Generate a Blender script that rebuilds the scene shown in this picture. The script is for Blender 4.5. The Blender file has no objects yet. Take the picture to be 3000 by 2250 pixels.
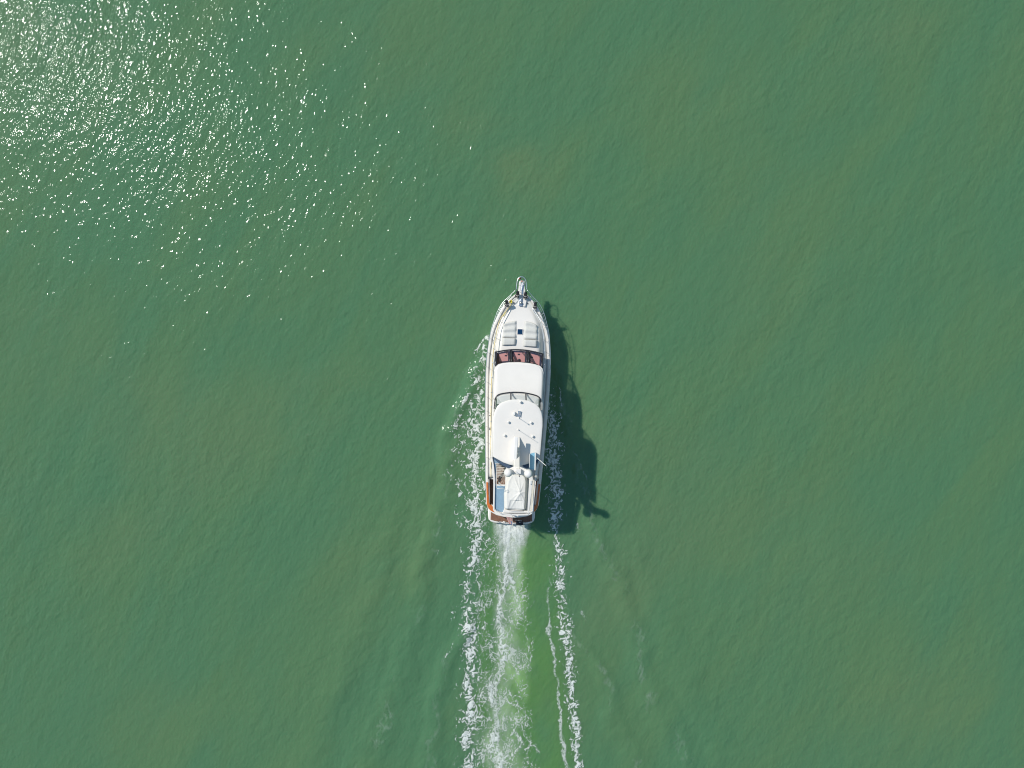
import bpy, bmesh, math, random
import numpy as np
from mathutils import Vector, Matrix

random.seed(4)
R = math.radians
sc = bpy.context.scene
col = sc.collection

# ------------------------------------------------------------------ camera
H, F = 57.0, 2080.0                       # flying height (m), focal length in photo pixels (3000 wide)
cam_d = bpy.data.cameras.new('camera')
cam_d.sensor_width = 36.0
cam_d.lens = 36.0 * F / 3000.0
cam_d.clip_start, cam_d.clip_end = 0.5, 20000
cam = bpy.data.objects.new('camera', cam_d)
cam.location = (0, 0, H)
col.objects.link(cam)
sc.camera = cam

# ------------------------------------------------------------------ light
SUN_EL = R(46.7)
SUN_AZ = (-0.827, 0.561)                  # horizontal direction towards the sun
world = bpy.data.worlds.new('World')
sc.world = world
world.use_nodes = True
wn = world.node_tree
for n in list(wn.nodes):
    wn.nodes.remove(n)
wo = wn.nodes.new('ShaderNodeOutputWorld')
bg = wn.nodes.new('ShaderNodeBackground')
sky = wn.nodes.new('ShaderNodeTexSky')
sky.sky_type = 'NISHITA'
sky.sun_disc = False
sky.sun_elevation = SUN_EL
sky.sun_rotation = math.atan2(SUN_AZ[0], SUN_AZ[1])
sky.air_density, sky.dust_density, sky.ozone_density = 2.5, 0.0, 8.0
bg.inputs[1].default_value = 0.088
wn.links.new(sky.outputs[0], bg.inputs[0])
wn.links.new(bg.outputs[0], wo.inputs[0])

sun_d = bpy.data.lights.new('sun', 'SUN')
sun_d.energy = 3.75
sun_d.angle = R(0.53)
sun_d.color = (1.0, 0.96, 0.89)
sun = bpy.data.objects.new('sun', sun_d)
sdir = Vector((SUN_AZ[0] * math.cos(SUN_EL), SUN_AZ[1] * math.cos(SUN_EL), math.sin(SUN_EL)))
sun.rotation_euler = sdir.to_track_quat('Z', 'Y').to_euler()
sun.location = sdir * 100
col.objects.link(sun)

sc.view_settings.view_transform = 'Standard'
sc.view_settings.look = 'None'
sc.view_settings.gamma = 1.0
sc.view_settings.use_curve_mapping = False
sc.view_settings.exposure = 0.07
sc.render.engine = 'CYCLES'
sc.cycles.use_denoising = True
sc.cycles.denoiser = 'OPENIMAGEDENOISE'
sc.cycles.max_bounces = 5
sc.cycles.transparent_max_bounces = 10
sc.cycles.filter_width = 1.1
sc.cycles.sample_clamp_indirect = 4.0
sc.cycles.sample_clamp_direct = 14.0

# ------------------------------------------------------------------ coordinates
TH = math.atan(0.77 / 19.1)               # heading, clockwise from up
HEEL = 0.026
sT, cT = math.sin(TH), math.cos(TH)
OX = 0.37
YM = Matrix.Translation((OX, 0, 0)) @ Matrix.Rotation(-TH, 4, 'Z') @ Matrix.Rotation(math.atan(HEEL), 4, 'Y')

def P(px, py, z):
    """yacht-frame point (starboard u, forward v, up z) for a point of the photo at height z"""
    X = (px - 1500) / F * (H - z) - OX
    Y = (1125 - py) / F * (H - z)
    return Vector((X * cT - Y * sT - HEEL * z, X * sT + Y * cT, z))

# ------------------------------------------------------------------ materials
MATS = {}
def nt_mat(name):
    m = bpy.data.materials.new(name)
    m.use_nodes = True
    nt = m.node_tree
    b = nt.nodes['Principled BSDF']
    return m, nt, b

def mat(name, colr, rough=0.4, metal=0.0, var=0.04, scale=3.0, spec=0.5, coat=0.0, bump=0.0, bscale=60.0, stretch=(1, 1, 1)):
    m, nt, b = nt_mat(name)
    tc = nt.nodes.new('ShaderNodeTexCoord')
    mp = nt.nodes.new('ShaderNodeMapping')
    mp.inputs['Scale'].default_value = stretch
    nt.links.new(tc.outputs['Object'], mp.inputs[0])
    ns = nt.nodes.new('ShaderNodeTexNoise')
    ns.inputs['Scale'].default_value = scale
    ns.inputs['Detail'].default_value = 5
    nt.links.new(mp.outputs[0], ns.inputs[0])
    rp = nt.nodes.new('ShaderNodeValToRGB')
    rp.color_ramp.elements[0].position = 0.3
    rp.color_ramp.elements[1].position = 0.7
    rp.color_ramp.elements[0].color = tuple(max(0, c * (1 - var)) for c in colr) + (1,)
    rp.color_ramp.elements[1].color = tuple(min(1, c * (1 + var)) for c in colr) + (1,)
    nt.links.new(ns.outputs[0], rp.inputs[0])
    nt.links.new(rp.outputs[0], b.inputs['Base Color'])
    b.inputs['Roughness'].default_value = rough
    b.inputs['Metallic'].default_value = metal
    b.inputs['Specular IOR Level'].default_value = spec
    b.inputs['Coat Weight'].default_value = coat
    if bump:
        n2 = nt.nodes.new('ShaderNodeTexNoise')
        n2.inputs['Scale'].default_value = bscale
        nt.links.new(mp.outputs[0], n2.inputs[0])
        bp = nt.nodes.new('ShaderNodeBump')
        bp.inputs['Distance'].default_value = bump
        nt.links.new(n2.outputs[0], bp.inputs['Height'])
        nt.links.new(bp.outputs[0], b.inputs['Normal'])
    MATS[name] = m
    return m

mat('gelcoat', (0.79, 0.745, 0.685), 0.3, var=0.025, scale=1.2)
mat('nonskid', (0.70, 0.68, 0.62), 0.75, var=0.05, scale=6, bump=0.004)
mat('deck_blue', (0.22, 0.335, 0.43), 0.6, var=0.06, scale=3)
mat('deck_beige', (0.55, 0.54, 0.49), 0.7, var=0.06, scale=4)
mat('varnish', (0.60, 0.16, 0.028), 0.22, var=0.2, scale=8, coat=0.6, stretch=(6, 1, 1))
mat('teak', (0.22, 0.105, 0.06), 0.6, var=0.5, scale=5, stretch=(8, 0.8, 1))
mat('teak_grey', (0.34, 0.27, 0.22), 0.7, var=0.25, scale=7, stretch=(1, 4, 1))
mat('caulk', (0.02, 0.018, 0.016), 0.7)
mat('steel', (0.78, 0.79, 0.80), 0.32, metal=1.0, var=0.03)
mat('sunlit_gold', (0.78, 0.62, 0.30), 0.35, metal=0.0, var=0.1)  # sun's golden reflection put into the port rail's colour; plain gold on the finial
mat('black', (0.012, 0.012, 0.014), 0.35, var=0.3)
mat('rubber', (0.018, 0.018, 0.022), 0.45, var=0.3, scale=12)
mat('frame_dark', (0.022, 0.024, 0.032), 0.3, var=0.2)
mat('cushion', (0.60, 0.585, 0.54), 0.85, var=0.05, scale=9, bump=0.006, bscale=30)
mat('dash', (0.84, 0.42, 0.34), 0.7, var=0.06)
mat('instrument', (0.03, 0.035, 0.05), 0.4)
mat('hatch_glass', (0.006, 0.035, 0.09), 0.12, var=0.1)
mat('interior', (0.035, 0.045, 0.085), 0.8)
mat('console', (0.68, 0.68, 0.65), 0.6)
mat('navy', (0.055, 0.09, 0.145), 0.8)
mat('tray_shade_blue', (0.20, 0.42, 0.56), 0.5)
mat('dome', (0.80, 0.77, 0.73), 0.25, var=0.02)
mat('cover', (0.70, 0.68, 0.63), 0.85, var=0.04, scale=4, bump=0.006, bscale=14)
mat('rope', (0.62, 0.60, 0.55), 0.9)
mat('yellow', (0.75, 0.62, 0.03), 0.6)
mat('red', (0.55, 0.05, 0.05), 0.5)
mat('bottom', (0.02, 0.03, 0.06), 0.5)
mat('mark', (0.7, 0.7, 0.7), 0.5)

def glass_mat(name, tint, refl=0.06):
    m = bpy.data.materials.new(name)
    m.use_nodes = True
    nt = m.node_tree
    for n in list(nt.nodes):
        nt.nodes.remove(n)
    o = nt.nodes.new('ShaderNodeOutputMaterial')
    t = nt.nodes.new('ShaderNodeBsdfTransparent')
    t.inputs[0].default_value = tint + (1,)
    g = nt.nodes.new('ShaderNodeBsdfGlossy')
    g.inputs['Roughness'].default_value = 0.03
    lw = nt.nodes.new('ShaderNodeLayerWeight')
    lw.inputs[0].default_value = 0.5
    pw = nt.nodes.new('ShaderNodeMath'); pw.operation = 'POWER'; pw.inputs[1].default_value = 4.0
    ad = nt.nodes.new('ShaderNodeMath'); ad.operation = 'ADD'; ad.inputs[1].default_value = refl; ad.use_clamp = True
    nt.links.new(lw.outputs['Facing'], pw.inputs[0])
    nt.links.new(pw.outputs[0], ad.inputs[0])
    mx = nt.nodes.new('ShaderNodeMixShader')
    nt.links.new(ad.outputs[0], mx.inputs[0])
    nt.links.new(t.outputs[0], mx.inputs[1])
    nt.links.new(g.outputs[0], mx.inputs[2])
    nt.links.new(mx.outputs[0], o.inputs[0])
    MATS[name] = m
glass_mat('glass', (0.80, 0.79, 0.86), 0.04)
glass_mat('clear_glass', (0.95, 0.96, 0.96), 0.05)

# ------------------------------------------------------------------ mesh helpers
def link(name, me, m, parent=None):
    o = bpy.data.objects.new(name, me)
    col.objects.link(o)
    if m is not None:
        me.materials.append(MATS[m] if isinstance(m, str) else m)
    if parent is not None:
        o.parent = parent
    return o

def from_bm(name, bm, m, parent=None, smooth=False, bevel=0.0, seg=2):
    bmesh.ops.recalc_face_normals(bm, faces=bm.faces)
    me = bpy.data.meshes.new(name)
    bm.to_mesh(me)
    bm.free()
    if smooth:
        me.polygons.foreach_set('use_smooth', [True] * len(me.polygons))
    o = link(name, me, m, parent)
    if bevel:
        b = o.modifiers.new('bevel', 'BEVEL')
        b.width, b.segments, b.limit_method, b.angle_limit = bevel, seg, 'ANGLE', R(35)
    return o

def prism_into(bm, pts, z0, z1, holes=()):
    """closed outline (u, v) between two heights, heights may be functions of (u, v)"""
    f0 = z0 if callable(z0) else (lambda u, v: z0)
    f1 = z1 if callable(z1) else (lambda u, v: z1)
    if not holes:
        lo = [bm.verts.new((p[0], p[1], f0(p[0], p[1]))) for p in pts]
        hi = [bm.verts.new((p[0], p[1], f1(p[0], p[1]))) for p in pts]
        n = len(pts)
        bm.faces.new(hi)
        bm.faces.new(lo[::-1])
        for i in range(n):
            bm.faces.new((lo[i], lo[(i + 1) % n], hi[(i + 1) % n], hi[i]))
        return
    for fz in (f0, f1):
        es = []
        for loop in (pts,) + tuple(holes):
            vs = [bm.verts.new((p[0], p[1], fz(p[0], p[1]))) for p in loop]
            es += [bm.edges.new((vs[i], vs[(i + 1) % len(vs)])) for i in range(len(vs))]
        bmesh.ops.triangle_fill(bm, edges=es, use_beauty=True)
    for loop in (pts,) + tuple(holes):
        n = len(loop)
        lo = [bm.verts.new((p[0], p[1], f0(p[0], p[1]))) for p in loop]
        hi = [bm.verts.new((p[0], p[1], f1(p[0], p[1]))) for p in loop]
        for i in range(n):
            bm.faces.new((lo[i], lo[(i + 1) % n], hi[(i + 1) % n], hi[i]))
    bmesh.ops.remove_doubles(bm, verts=bm.verts, dist=1e-4)

def prism(name, pts, z0, z1, m, parent, bevel=0.0, holes=(), seg=2):
    bm = bmesh.new()
    prism_into(bm, pts, z0, z1, holes)
    return from_bm(name, bm, m, parent, bevel=bevel, seg=seg)

def box_into(bm, c, s, rz=0.0, rx=0.0, ry=0.0):
    M = Matrix.Translation(c) @ Matrix.Rotation(rz, 4, 'Z') @ Matrix.Rotation(ry, 4, 'Y') @ Matrix.Rotation(rx, 4, 'X') @ Matrix.Diagonal((s[0], s[1], s[2], 1))
    bmesh.ops.create_cube(bm, size=1.0, matrix=M)

def box(name, c, s, m, parent, bevel=0.0, rz=0.0, rx=0.0, ry=0.0, seg=2):
    bm = bmesh.new()
    box_into(bm, c, s, rz, rx, ry)
    return from_bm(name, bm, m, parent, bevel=bevel, seg=seg)

def tube_into(bm, path, r, sides=8, closed=False, r2=None):
    path = [Vector(p) for p in path]
    n = len(path)
    rings = []
    for i, p in enumerate(path):
        a = path[(i - 1) % n] if (closed or i > 0) else p
        b = path[(i + 1) % n] if (closed or i < n - 1) else p
        d = (b - a).normalized()
        up = Vector((0, 0, 1)) if abs(d.z) < 0.9 else Vector((1, 0, 0))
        x = d.cross(up).normalized()
        y = d.cross(x).normalized()
        rr = r if r2 is None else r + (r2 - r) * i / (n - 1)
        rings.append([bm.verts.new(p + (x * math.cos(t) + y * math.sin(t)) * rr) for t in (2 * math.pi * k / sides for k in range(sides))])
    m = n if closed else n - 1
    for i in range(m):
        A, B = rings[i], rings[(i + 1) % n]
        for k in range(sides):
            bm.faces.new((A[k], A[(k + 1) % sides], B[(k + 1) % sides], B[k]))
    if not closed:
        bm.faces.new(rings[0][::-1])
        bm.faces.new(rings[-1])

def tube(name, path, r, m, parent, sides=8, closed=False, r2=None):
    bm = bmesh.new()
    tube_into(bm, path, r, sides, closed, r2)
    return from_bm(name, bm, m, parent, smooth=True)

def lathe_into(bm, prof, c, sides=20, M=None):
    """profile of (radius, z)"""
    rings = []
    M = M or Matrix.Identity(4)
    for r, z in prof:
        if r < 1e-5:
            rings.append([bm.verts.new(M @ (Vector((0, 0, z))) + Vector(c))])
        else:
            rings.append([bm.verts.new(M @ Vector((r * math.cos(2 * math.pi * k / sides), r * math.sin(2 * math.pi * k / sides), z)) + Vector(c)) for k in range(sides)])
    for A, B in zip(rings, rings[1:]):
        for k in range(sides):
            a, b = A[k % len(A)], A[(k + 1) % len(A)]
            c2, d = B[(k + 1) % len(B)], B[k % len(B)]
            f = []
            for q in (a, b, c2, d):
                if q not in f:
                    f.append(q)
            if len(f) > 2:
                bm.faces.new(f)
    for g in (rings[0], rings[-1]):
        if len(g) > 2:
            bm.faces.new(g)

def lathe(name, prof, c, m, parent, sides=20, M=None):
    bm = bmesh.new()
    lathe_into(bm, prof, c, sides, M)
    return from_bm(name, bm, m, parent, smooth=True)

def grid_mesh(name, rows, m, parent, smooth=True, thick=0.0):
    bm = bmesh.new()
    V = [[bm.verts.new(p) for p in r] for r in rows]
    for A, B in zip(V, V[1:]):
        for i in range(len(A) - 1):
            bm.faces.new((A[i], A[i + 1], B[i + 1], B[i]))
    o = from_bm(name, bm, m, parent, smooth=smooth)
    if thick:
        s = o.modifiers.new('solid', 'SOLIDIFY')
        s.thickness, s.offset = thick, -1
    return o

def interp(tab, x):
    return float(np.interp(x, [t[0] for t in tab], [t[1] for t in tab]))

def smooth_path(pts, n=6):
    """Catmull-Rom through the points"""
    pts = [Vector(p) for p in pts]
    out = []
    for i in range(len(pts) - 1):
        p0, p1, p2, p3 = pts[max(0, i - 1)], pts[i], pts[i + 1], pts[min(len(pts) - 1, i + 2)]
        for k in range(n):
            t = k / n
            out.append(0.5 * ((2 * p1) + (p2 - p0) * t + (2 * p0 - 5 * p1 + 4 * p2 - p3) * t * t + (3 * p1 - p0 - 3 * p2 + p3) * t ** 3))
    out.append(pts[-1])
    return out

def thing(name, label, cat, base, group=None):
    """an Empty at the thing's base, in the yacht's frame; children use offsets from base"""
    o = bpy.data.objects.new(name, None)
    col.objects.link(o)
    o.matrix_world = YM @ Matrix.Translation(base)
    o['label'], o['category'] = label, cat
    if group:
        o['group'] = group
    return o

# ------------------------------------------------------------------ noise on arrays
def perlin(x, y, seed=0):
    rng = np.random.RandomState(seed)
    perm = rng.permutation(512)
    ang = rng.rand(512) * 2 * np.pi
    gx, gy = np.cos(ang), np.sin(ang)
    xi, yi = np.floor(x).astype(np.int64), np.floor(y).astype(np.int64)
    xf, yf = x - xi, y - yi
    def g(ix, iy, fx, fy):
        h = perm[(perm[ix & 511] + iy) & 511]
        return gx[h] * fx + gy[h] * fy
    u, v = xf ** 3 * (xf * (xf * 6 - 15) + 10), yf ** 3 * (yf * (yf * 6 - 15) + 10)
    a = g(xi, yi, xf, yf) * (1 - u) + g(xi + 1, yi, xf - 1, yf) * u
    b = g(xi, yi + 1, xf, yf - 1) * (1 - u) + g(xi + 1, yi + 1, xf - 1, yf - 1) * u
    return (a * (1 - v) + b * v) * 1.5

def fbm(x, y, seed, octv=4, gain=0.5):
    s, a, t = 0, 1.0, 0
    for i in range(octv):
        s = s + a * perlin(x * 2 ** i, y * 2 ** i, seed + i * 17)
        t += a
        a *= gain
    return s / t

def sstep(a, b, x):
    t = np.clip((x - a) / (b - a), 0, 1)
    return t * t * (3 - 2 * t)

PX = H / F                                # metres per photo pixel at the water line
def wx(px): return (np.asarray(px, float) - 1500) * PX
def wy(py): return (1125 - np.asarray(py, float)) * PX

def band(X, Y, pts, power=2.0):
    """max over a polyline of density * (1 - (d/w)^power); pts = (px, py, half width px, density); >= -1"""
    best = np.full(X.shape, -1.0)
    for a, b in zip(pts, pts[1:]):
        ax, ay, bx, by = wx(a[0]), wy(a[1]), wx(b[0]), wy(b[1])
        dx, dy = bx - ax, by - ay
        t = np.clip(((X - ax) * dx + (Y - ay) * dy) / (dx * dx + dy * dy), 0, 1)
        d = np.hypot(X - ax - t * dx, Y - ay - t * dy)
        w = (a[2] + (b[2] - a[2]) * t) * PX
        D = a[3] + (b[3] - a[3]) * t
        q = (d / w) ** power
        best = np.maximum(best, np.where(q < 1, D * (1 - q), -np.minimum(q - 1, 1)))
    return best

# bow wave and diverging wake crests: (px, py, half width, height in m)
CREST = [
    [(1430, 985, 16, .10), (1402, 1080, 22, .18), (1366, 1170, 24, .20), (1325, 1260, 26, .18), (1303, 1400, 30, .14), (1280, 1568, 34, .13), (1237, 1658, 36, .12), (1218, 1794, 40, .11), (1190, 1880, 42, .10), (1172, 2010, 46, .10), (1126, 2110, 50, .09), (1075, 2215, 54, .09), (1010, 2350, 60, .08)],
    [(1388, 1790, 20, .07), (1352, 1852, 26, .12), (1312, 1925, 30, .12), (1280, 2078, 34, .11), (1262, 2223, 38, .10), (1240, 2350, 40, .09)],
    [(1618, 985, 14, .08), (1640, 1100, 20, .13), (1665, 1230, 24, .14), (1700, 1400, 28, .13), (1741, 1545, 32, .13), (1768, 1600, 34, .12), (1809, 1672, 36, .12), (1836, 1780, 40, .11), (1868, 1861, 42, .10), (1904, 2033, 46, .10), (1958, 2133, 50, .09), (2030, 2260, 54, .09)],
    [(1650, 1820, 20, .06), (1669, 1861, 24, .10), (1723, 1907, 28, .11), (1764, 1975, 32, .11), (1805, 2133, 36, .10), (1859, 2223, 40, .09), (1930, 2340, 44, .08)],
    [(1160, 1500, 40, .04), (1080, 1750, 50, .07), (1000, 1980, 60, .07), (900, 2260, 70, .06)],
    [(1850, 1600, 40, .04), (1950, 1850, 50, .06), (2060, 2100, 60, .06), (2150, 2300, 70, .06)],
]
def water_h(X, Y):
    z = 0.05 * fbm(X / 6.0, Y / 6.0, 5, 2)
    wob = 0.9 * fbm(X / 3.0 + 7, Y / 3.0, 31, 3)
    for c in CREST:
        b = band(X + wob, Y, [(p[0], p[1], p[2], p[3]) for p in c])
        z = z + np.where(b > 0, 1.9 * b * (0.7 + 0.6 * fbm(X / 1.6, Y / 1.6, 77, 2)), 0)
    # churned water in the propeller wash
    ch = np.clip(band(X, Y, [(1500, 1500, 60, 1), (1490, 1600, 60, 1), (1490, 1800, 80, .8), (1490, 2400, 90, .5)]), 0, 1)
    z = z + ch * 0.10 * fbm(X / 0.9, Y / 1.1, 91, 3)
    return z

# ------------------------------------------------------------------ the sea
def axis(lo, hi, step, far):
    a = list(np.arange(lo, hi + step / 2, step))
    s, l, h = step, lo, hi
    pre, post = [], []
    while h < far:
        s *= 1.35
        l -= s; h += s
        pre.append(l); post.append(h)
    return np.array(pre[::-1] + a + post)

def build_sea():
    xs, ys = axis(-46, 46, 0.25, 6000), axis(-42, 36, 0.25, 6000)
    X, Y = np.meshgrid(xs, ys)
    near = (np.abs(X) < 60) & (np.abs(Y) < 60)
    Z = np.where(near, water_h(X, Y), 0)
    fade = sstep(60, 45, np.maximum(np.abs(X), np.abs(Y)))
    Z = Z * fade
    ny, nx = X.shape
    co = np.stack([X, Y, Z], -1).reshape(-1, 3)
    idx = np.arange(nx * ny).reshape(ny, nx)
    fa = np.stack([idx[:-1, :-1], idx[:-1, 1:], idx[1:, 1:], idx[1:, :-1]], -1).reshape(-1, 4)
    me = bpy.data.meshes.new('sea')
    me.from_pydata(co.tolist(), [], fa.tolist())
    me.polygons.foreach_set('use_smooth', [True] * len(me.polygons))
    # aerated, stirred up water inside the wake (fine bubbles and silt under the surface)
    wob = 0.8 * fbm(X / 2.2, Y / 3.5, 41, 3)
    inside = band(X + wob, Y, [(1520, 1500, 70, 1), (1515, 1600, 110, 1), (1520, 1800, 135, 1), (1528, 2000, 150, 1), (1535, 2250, 160, 1), (1545, 2500, 165, 1)], 6)
    stir = np.clip(inside, 0, 1) * sstep(wy(1500), wy(1620), Y)
    hullside = np.clip(band(X + wob, Y, [(1500, 1000, 110, .0), (1490, 1200, 140, .5), (1495, 1400, 140, .7), (1505, 1560, 120, .7)], 3), 0, 1)
    stir = np.maximum(stir, hullside * 0.55)
    stir = stir * np.clip(0.80 + 0.75 * fbm(X / 1.8, Y / 3.2, 47, 4), 0, 1)          # boils and eddies
    me.attributes.new('stir', 'FLOAT', 'POINT').data.foreach_set('value', stir.ravel())
    bub = np.clip(band(X + 0.6 * wob, Y, [(1500, 1490, 60, 1.2), (1497, 1560, 62, 1.2), (1496, 1620, 52, 1.0), (1497, 1720, 52, .8), (1500, 1800, 52, .8), (1505, 1900, 56, .85), (1505, 2000, 58, .6), (1490, 2100, 60, .6), (1465, 2180, 60, .9), (1475, 2300, 60, .4), (1480, 2500, 60, .3)], 2), 0, 1)
    bub = bub * (0.25 + 1.5 * np.clip(fbm(X / 1.3, Y / 1.7, 55, 4) + 0.25, 0, 1))
    me.attributes.new('bubbles', 'FLOAT', 'POINT').data.foreach_set('value', bub.ravel())
    silt = np.zeros_like(X)
    for px, py, rx, ry, k in ((1540, 500, 125, 105, 1.25), (1380, 360, 140, 70, .55), (2250, 800, 260, 420, .45), (2300, 1600, 300, 200, .5), (700, 1250, 240, 140, .5), (1050, 1700, 160, 200, .5), (2700, 2050, 220, 160, .8), (450, 2100, 200, 160, .45), (1850, 1780, 90, 140, .7), (1250, 1650, 100, 130, .5), (2050, 300, 220, 150, .4)):
        q = ((X + 2.0 * wob - wx(px)) / (rx * PX)) ** 2 + ((Y + 1.5 * wob - wy(py)) / (ry * PX)) ** 2
        silt = np.maximum(silt, k * np.exp(-q * 1.2))
    silt = silt * (0.6 + 0.8 * np.clip(fbm((X * .85 + Y * .5) / 5.0, (Y * .85 - X * .5) / 1.6, 65, 4) + .4, 0, 1))
    me.attributes.new('silt', 'FLOAT', 'POINT').data.foreach_set('value', silt.ravel())
    o = link('sea', me, None)
    o['kind'] = 'structure'
    m, nt, b = nt_mat('sea_water')
    N, Lk = nt.nodes, nt.links
    tc = N.new('ShaderNodeTexCoord')
    def mapping(rot, scale):
        mp = N.new('ShaderNodeMapping')
        mp.vector_type = 'TEXTURE'
        mp.inputs['Rotation'].default_value = (0, 0, R(rot))
        mp.inputs['Scale'].default_value = scale
        Lk.new(tc.outputs['Object'], mp.inputs[0])
        return mp
    def noise(mp, scale, detail, rough=0.5, dist=0.0):
        n = N.new('ShaderNodeTexNoise')
        n.inputs['Scale'].default_value = scale
        n.inputs['Detail'].default_value = detail
        n.inputs['Roughness'].default_value = rough
        n.inputs['Distortion'].default_value = dist
        Lk.new(mp.outputs[0], n.inputs[0])
        return n
    def math_(op, a, b_=None):
        q = N.new('ShaderNodeMath')
        q.operation = op
        for i, s in enumerate((a, b_)):
            if s is None: continue
            if isinstance(s, (int, float)): q.inputs[i].default_value = s
            else: Lk.new(s, q.inputs[i])
        return q.outputs[0]
    def mixc(f, a, b_):
        q = N.new('ShaderNodeMix')
        q.data_type = 'RGBA'
        if isinstance(f, (int, float)): q.inputs[0].default_value = f
        else: Lk.new(f, q.inputs[0])
        for i, s in ((6, a), (7, b_)):
            if isinstance(s, tuple): q.inputs[i].default_value = s + (1,)
            else: Lk.new(s, q.inputs[i])
        return q.outputs[2]
    def rng(x, a, b_):
        q = N.new('ShaderNodeMapRange')
        q.interpolation_type = 'SMOOTHSTEP'
        q.inputs[1].default_value, q.inputs[2].default_value = a, b_
        Lk.new(x, q.inputs[0])
        return q.outputs[0]
    # colour: silty patches in green water
    big = noise(mapping(20, (1.5, 1, 1)), 0.045, 4, 0.55, 0.6)
    med = noise(mapping(62, (2.6, 1, 1)), 0.16, 4, 0.55, 0.4)
    TEAL, OLIVE, SILT = (0.074, 0.171, 0.084), (0.087, 0.174, 0.079), (0.116, 0.178, 0.084)
    c = mixc(rng(med.outputs[0], 0.35, 0.68), TEAL, OLIVE)
    c = mixc(math_('MULTIPLY', rng(big.outputs[0], 0.5, 0.75), 0.5), c, SILT)
    asl = N.new('ShaderNodeAttribute'); asl.attribute_name = 'silt'
    c = mixc(math_('MULTIPLY', asl.outputs['Fac'], 0.42), c, (0.124, 0.184, 0.080))
    at = N.new('ShaderNodeAttribute'); at.attribute_name = 'stir'
    ab = N.new('ShaderNodeAttribute'); ab.attribute_name = 'bubbles'
    c = mixc(math_('MULTIPLY', at.outputs['Fac'], 0.72), c, (0.090, 0.205, 0.056))
    c = mixc(math_('MULTIPLY', ab.outputs['Fac'], 0.72), c, (0.30, 0.48, 0.19))
    Lk.new(c, b.inputs['Base Color'])
    b.inputs['Roughness'].default_value = 0.055
    b.inputs['IOR'].default_value = 1.33
    b.inputs['Coat Weight'].default_value = 0.03          # capillary ripples: a broad, faint sheen
    b.inputs['Coat Roughness'].default_value = 0.33
    b.inputs['Coat IOR'].default_value = 1.33
    b.subsurface_method = 'BURLEY'
    b.inputs['Subsurface Weight'].default_value = 1.0
    b.inputs['Subsurface Radius'].default_value = (0.6, 1.0, 0.9)
    b.inputs['Subsurface Scale'].default_value = 0.6
    # ripples: crests run steeply up to the right
    w1 = noise(mapping(66, (2.2, 1, 1)), 0.55, 1, 0.5, 0.3)
    w2 = noise(mapping(58, (1.8, 1, 1)), 2.0, 1, 0.5, 0.3)
    w3 = noise(mapping(74, (1.6, 1, 1)), 5.2, 0, 0.5, 0.2)
    h = math_('ADD', math_('MULTIPLY', w1.outputs[0], 0.095), math_('MULTIPLY', w2.outputs[0], 0.080))
    h = math_('ADD', h, math_('MULTIPLY', w3.outputs[0], 0.036))
    gust = noise(mapping(30, (2.2, 1, 1)), 0.07, 3, 0.55, 0.5)            # ruffled and slicker patches
    h = math_('MULTIPLY', h, math_('ADD', math_('MULTIPLY', rng(gust.outputs[0], 0.3, 0.7), 0.5), 0.75))
    bp = N.new('ShaderNodeBump')
    bp.inputs['Strength'].default_value = 1.0
    bp.inputs['Distance'].default_value = 1.0
    Lk.new(h, bp.inputs['Height'])
    Lk.new(bp.outputs[0], b.inputs['Normal'])
    me.materials.append(m)
build_sea()

# ------------------------------------------------------------------ the yacht
yacht = bpy.data.objects.new('motor_yacht', None)
col.objects.link(yacht)
yacht.matrix_world = YM
yacht['label'] = 'large white motor yacht with a flybridge hardtop under way in the middle'
yacht['category'] = 'yacht'
Y_ = yacht

BEAM = [(-10.0, 1.62), (-9.75, 1.87), (-9.4, 2.0), (-7.5, 2.12), (-5.2, 2.24), (-2.4, 2.37), (-.7, 2.42), (.7, 2.45), (2.0, 2.42), (3.5, 2.27), (4.2, 2.09), (5.15, 1.70), (5.7, 1.43), (6.1, 1.17), (6.5, .83), (6.8, .52), (7.05, .16)]
ZG = [(-10, 1.7), (-7.5, 1.75), (-3, 1.85), (0, 2.0), (3, 2.25), (5, 2.45), (7.1, 2.7)]
b_ = lambda v: interp(BEAM, v)
zg = lambda v: interp(ZG, v)
zd = lambda v: zg(v) - 0.09

def build_hull():
    vs = sorted(set([t[0] for t in BEAM] + list(np.arange(-9, 5, 0.5)) + [5.4, 6.3, 6.65]))
    rows = []
    for v in vs:
        B, z = b_(v), zg(v)
        k = max(0.0, (v - 1.0) / 6.0)
        wl = B * (0.93 - 0.33 * k ** 1.5)
        rk = 0.75 * k ** 2
        sec = [(wl * 0.75, -0.7, rk * 1.3), (wl, 0.0, rk), (wl + (B - wl) * 0.55, z * 0.5, rk * 0.5), (B - 0.005, z - 0.22, 0.04 * k), (B + 0.035, z - 0.19, 0), (B + 0.035, z - 0.11, 0), (B, z - 0.08, 0), (B, z - 0.02, 0), (B - 0.02, z, 0), (max(B - 0.14, 0.01), z, 0), (max(B - 0.15, 0.005), z - 0.14, 0)]
        L = [Vector((-u, v - r, q)) for u, q, r in sec]
        Rr = [Vector((u, v - r, q)) for u, q, r in sec[::-1]]
        rows.append((L, Rr))
    bm = bmesh.new()
    for side in (0, 1):
        V = [[bm.verts.new(p) for p in r[side]] for r in rows]
        for A, Bq in zip(V, V[1:]):
            for i in range(len(A) - 1):
                bm.faces.new((A[i], A[i + 1], Bq[i + 1], Bq[i]))
    # bottom
    bm2v = [[bm.verts.new(r[0][0]), bm.verts.new(r[1][-1])] for r in rows]
    for A, Bq in zip(bm2v, bm2v[1:]):
        bm.faces.new((A[0], A[1], Bq[1], Bq[0]))
    return from_bm('hull', bm, 'gelcoat', Y_, smooth=False)
hull = build_hull()
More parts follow.
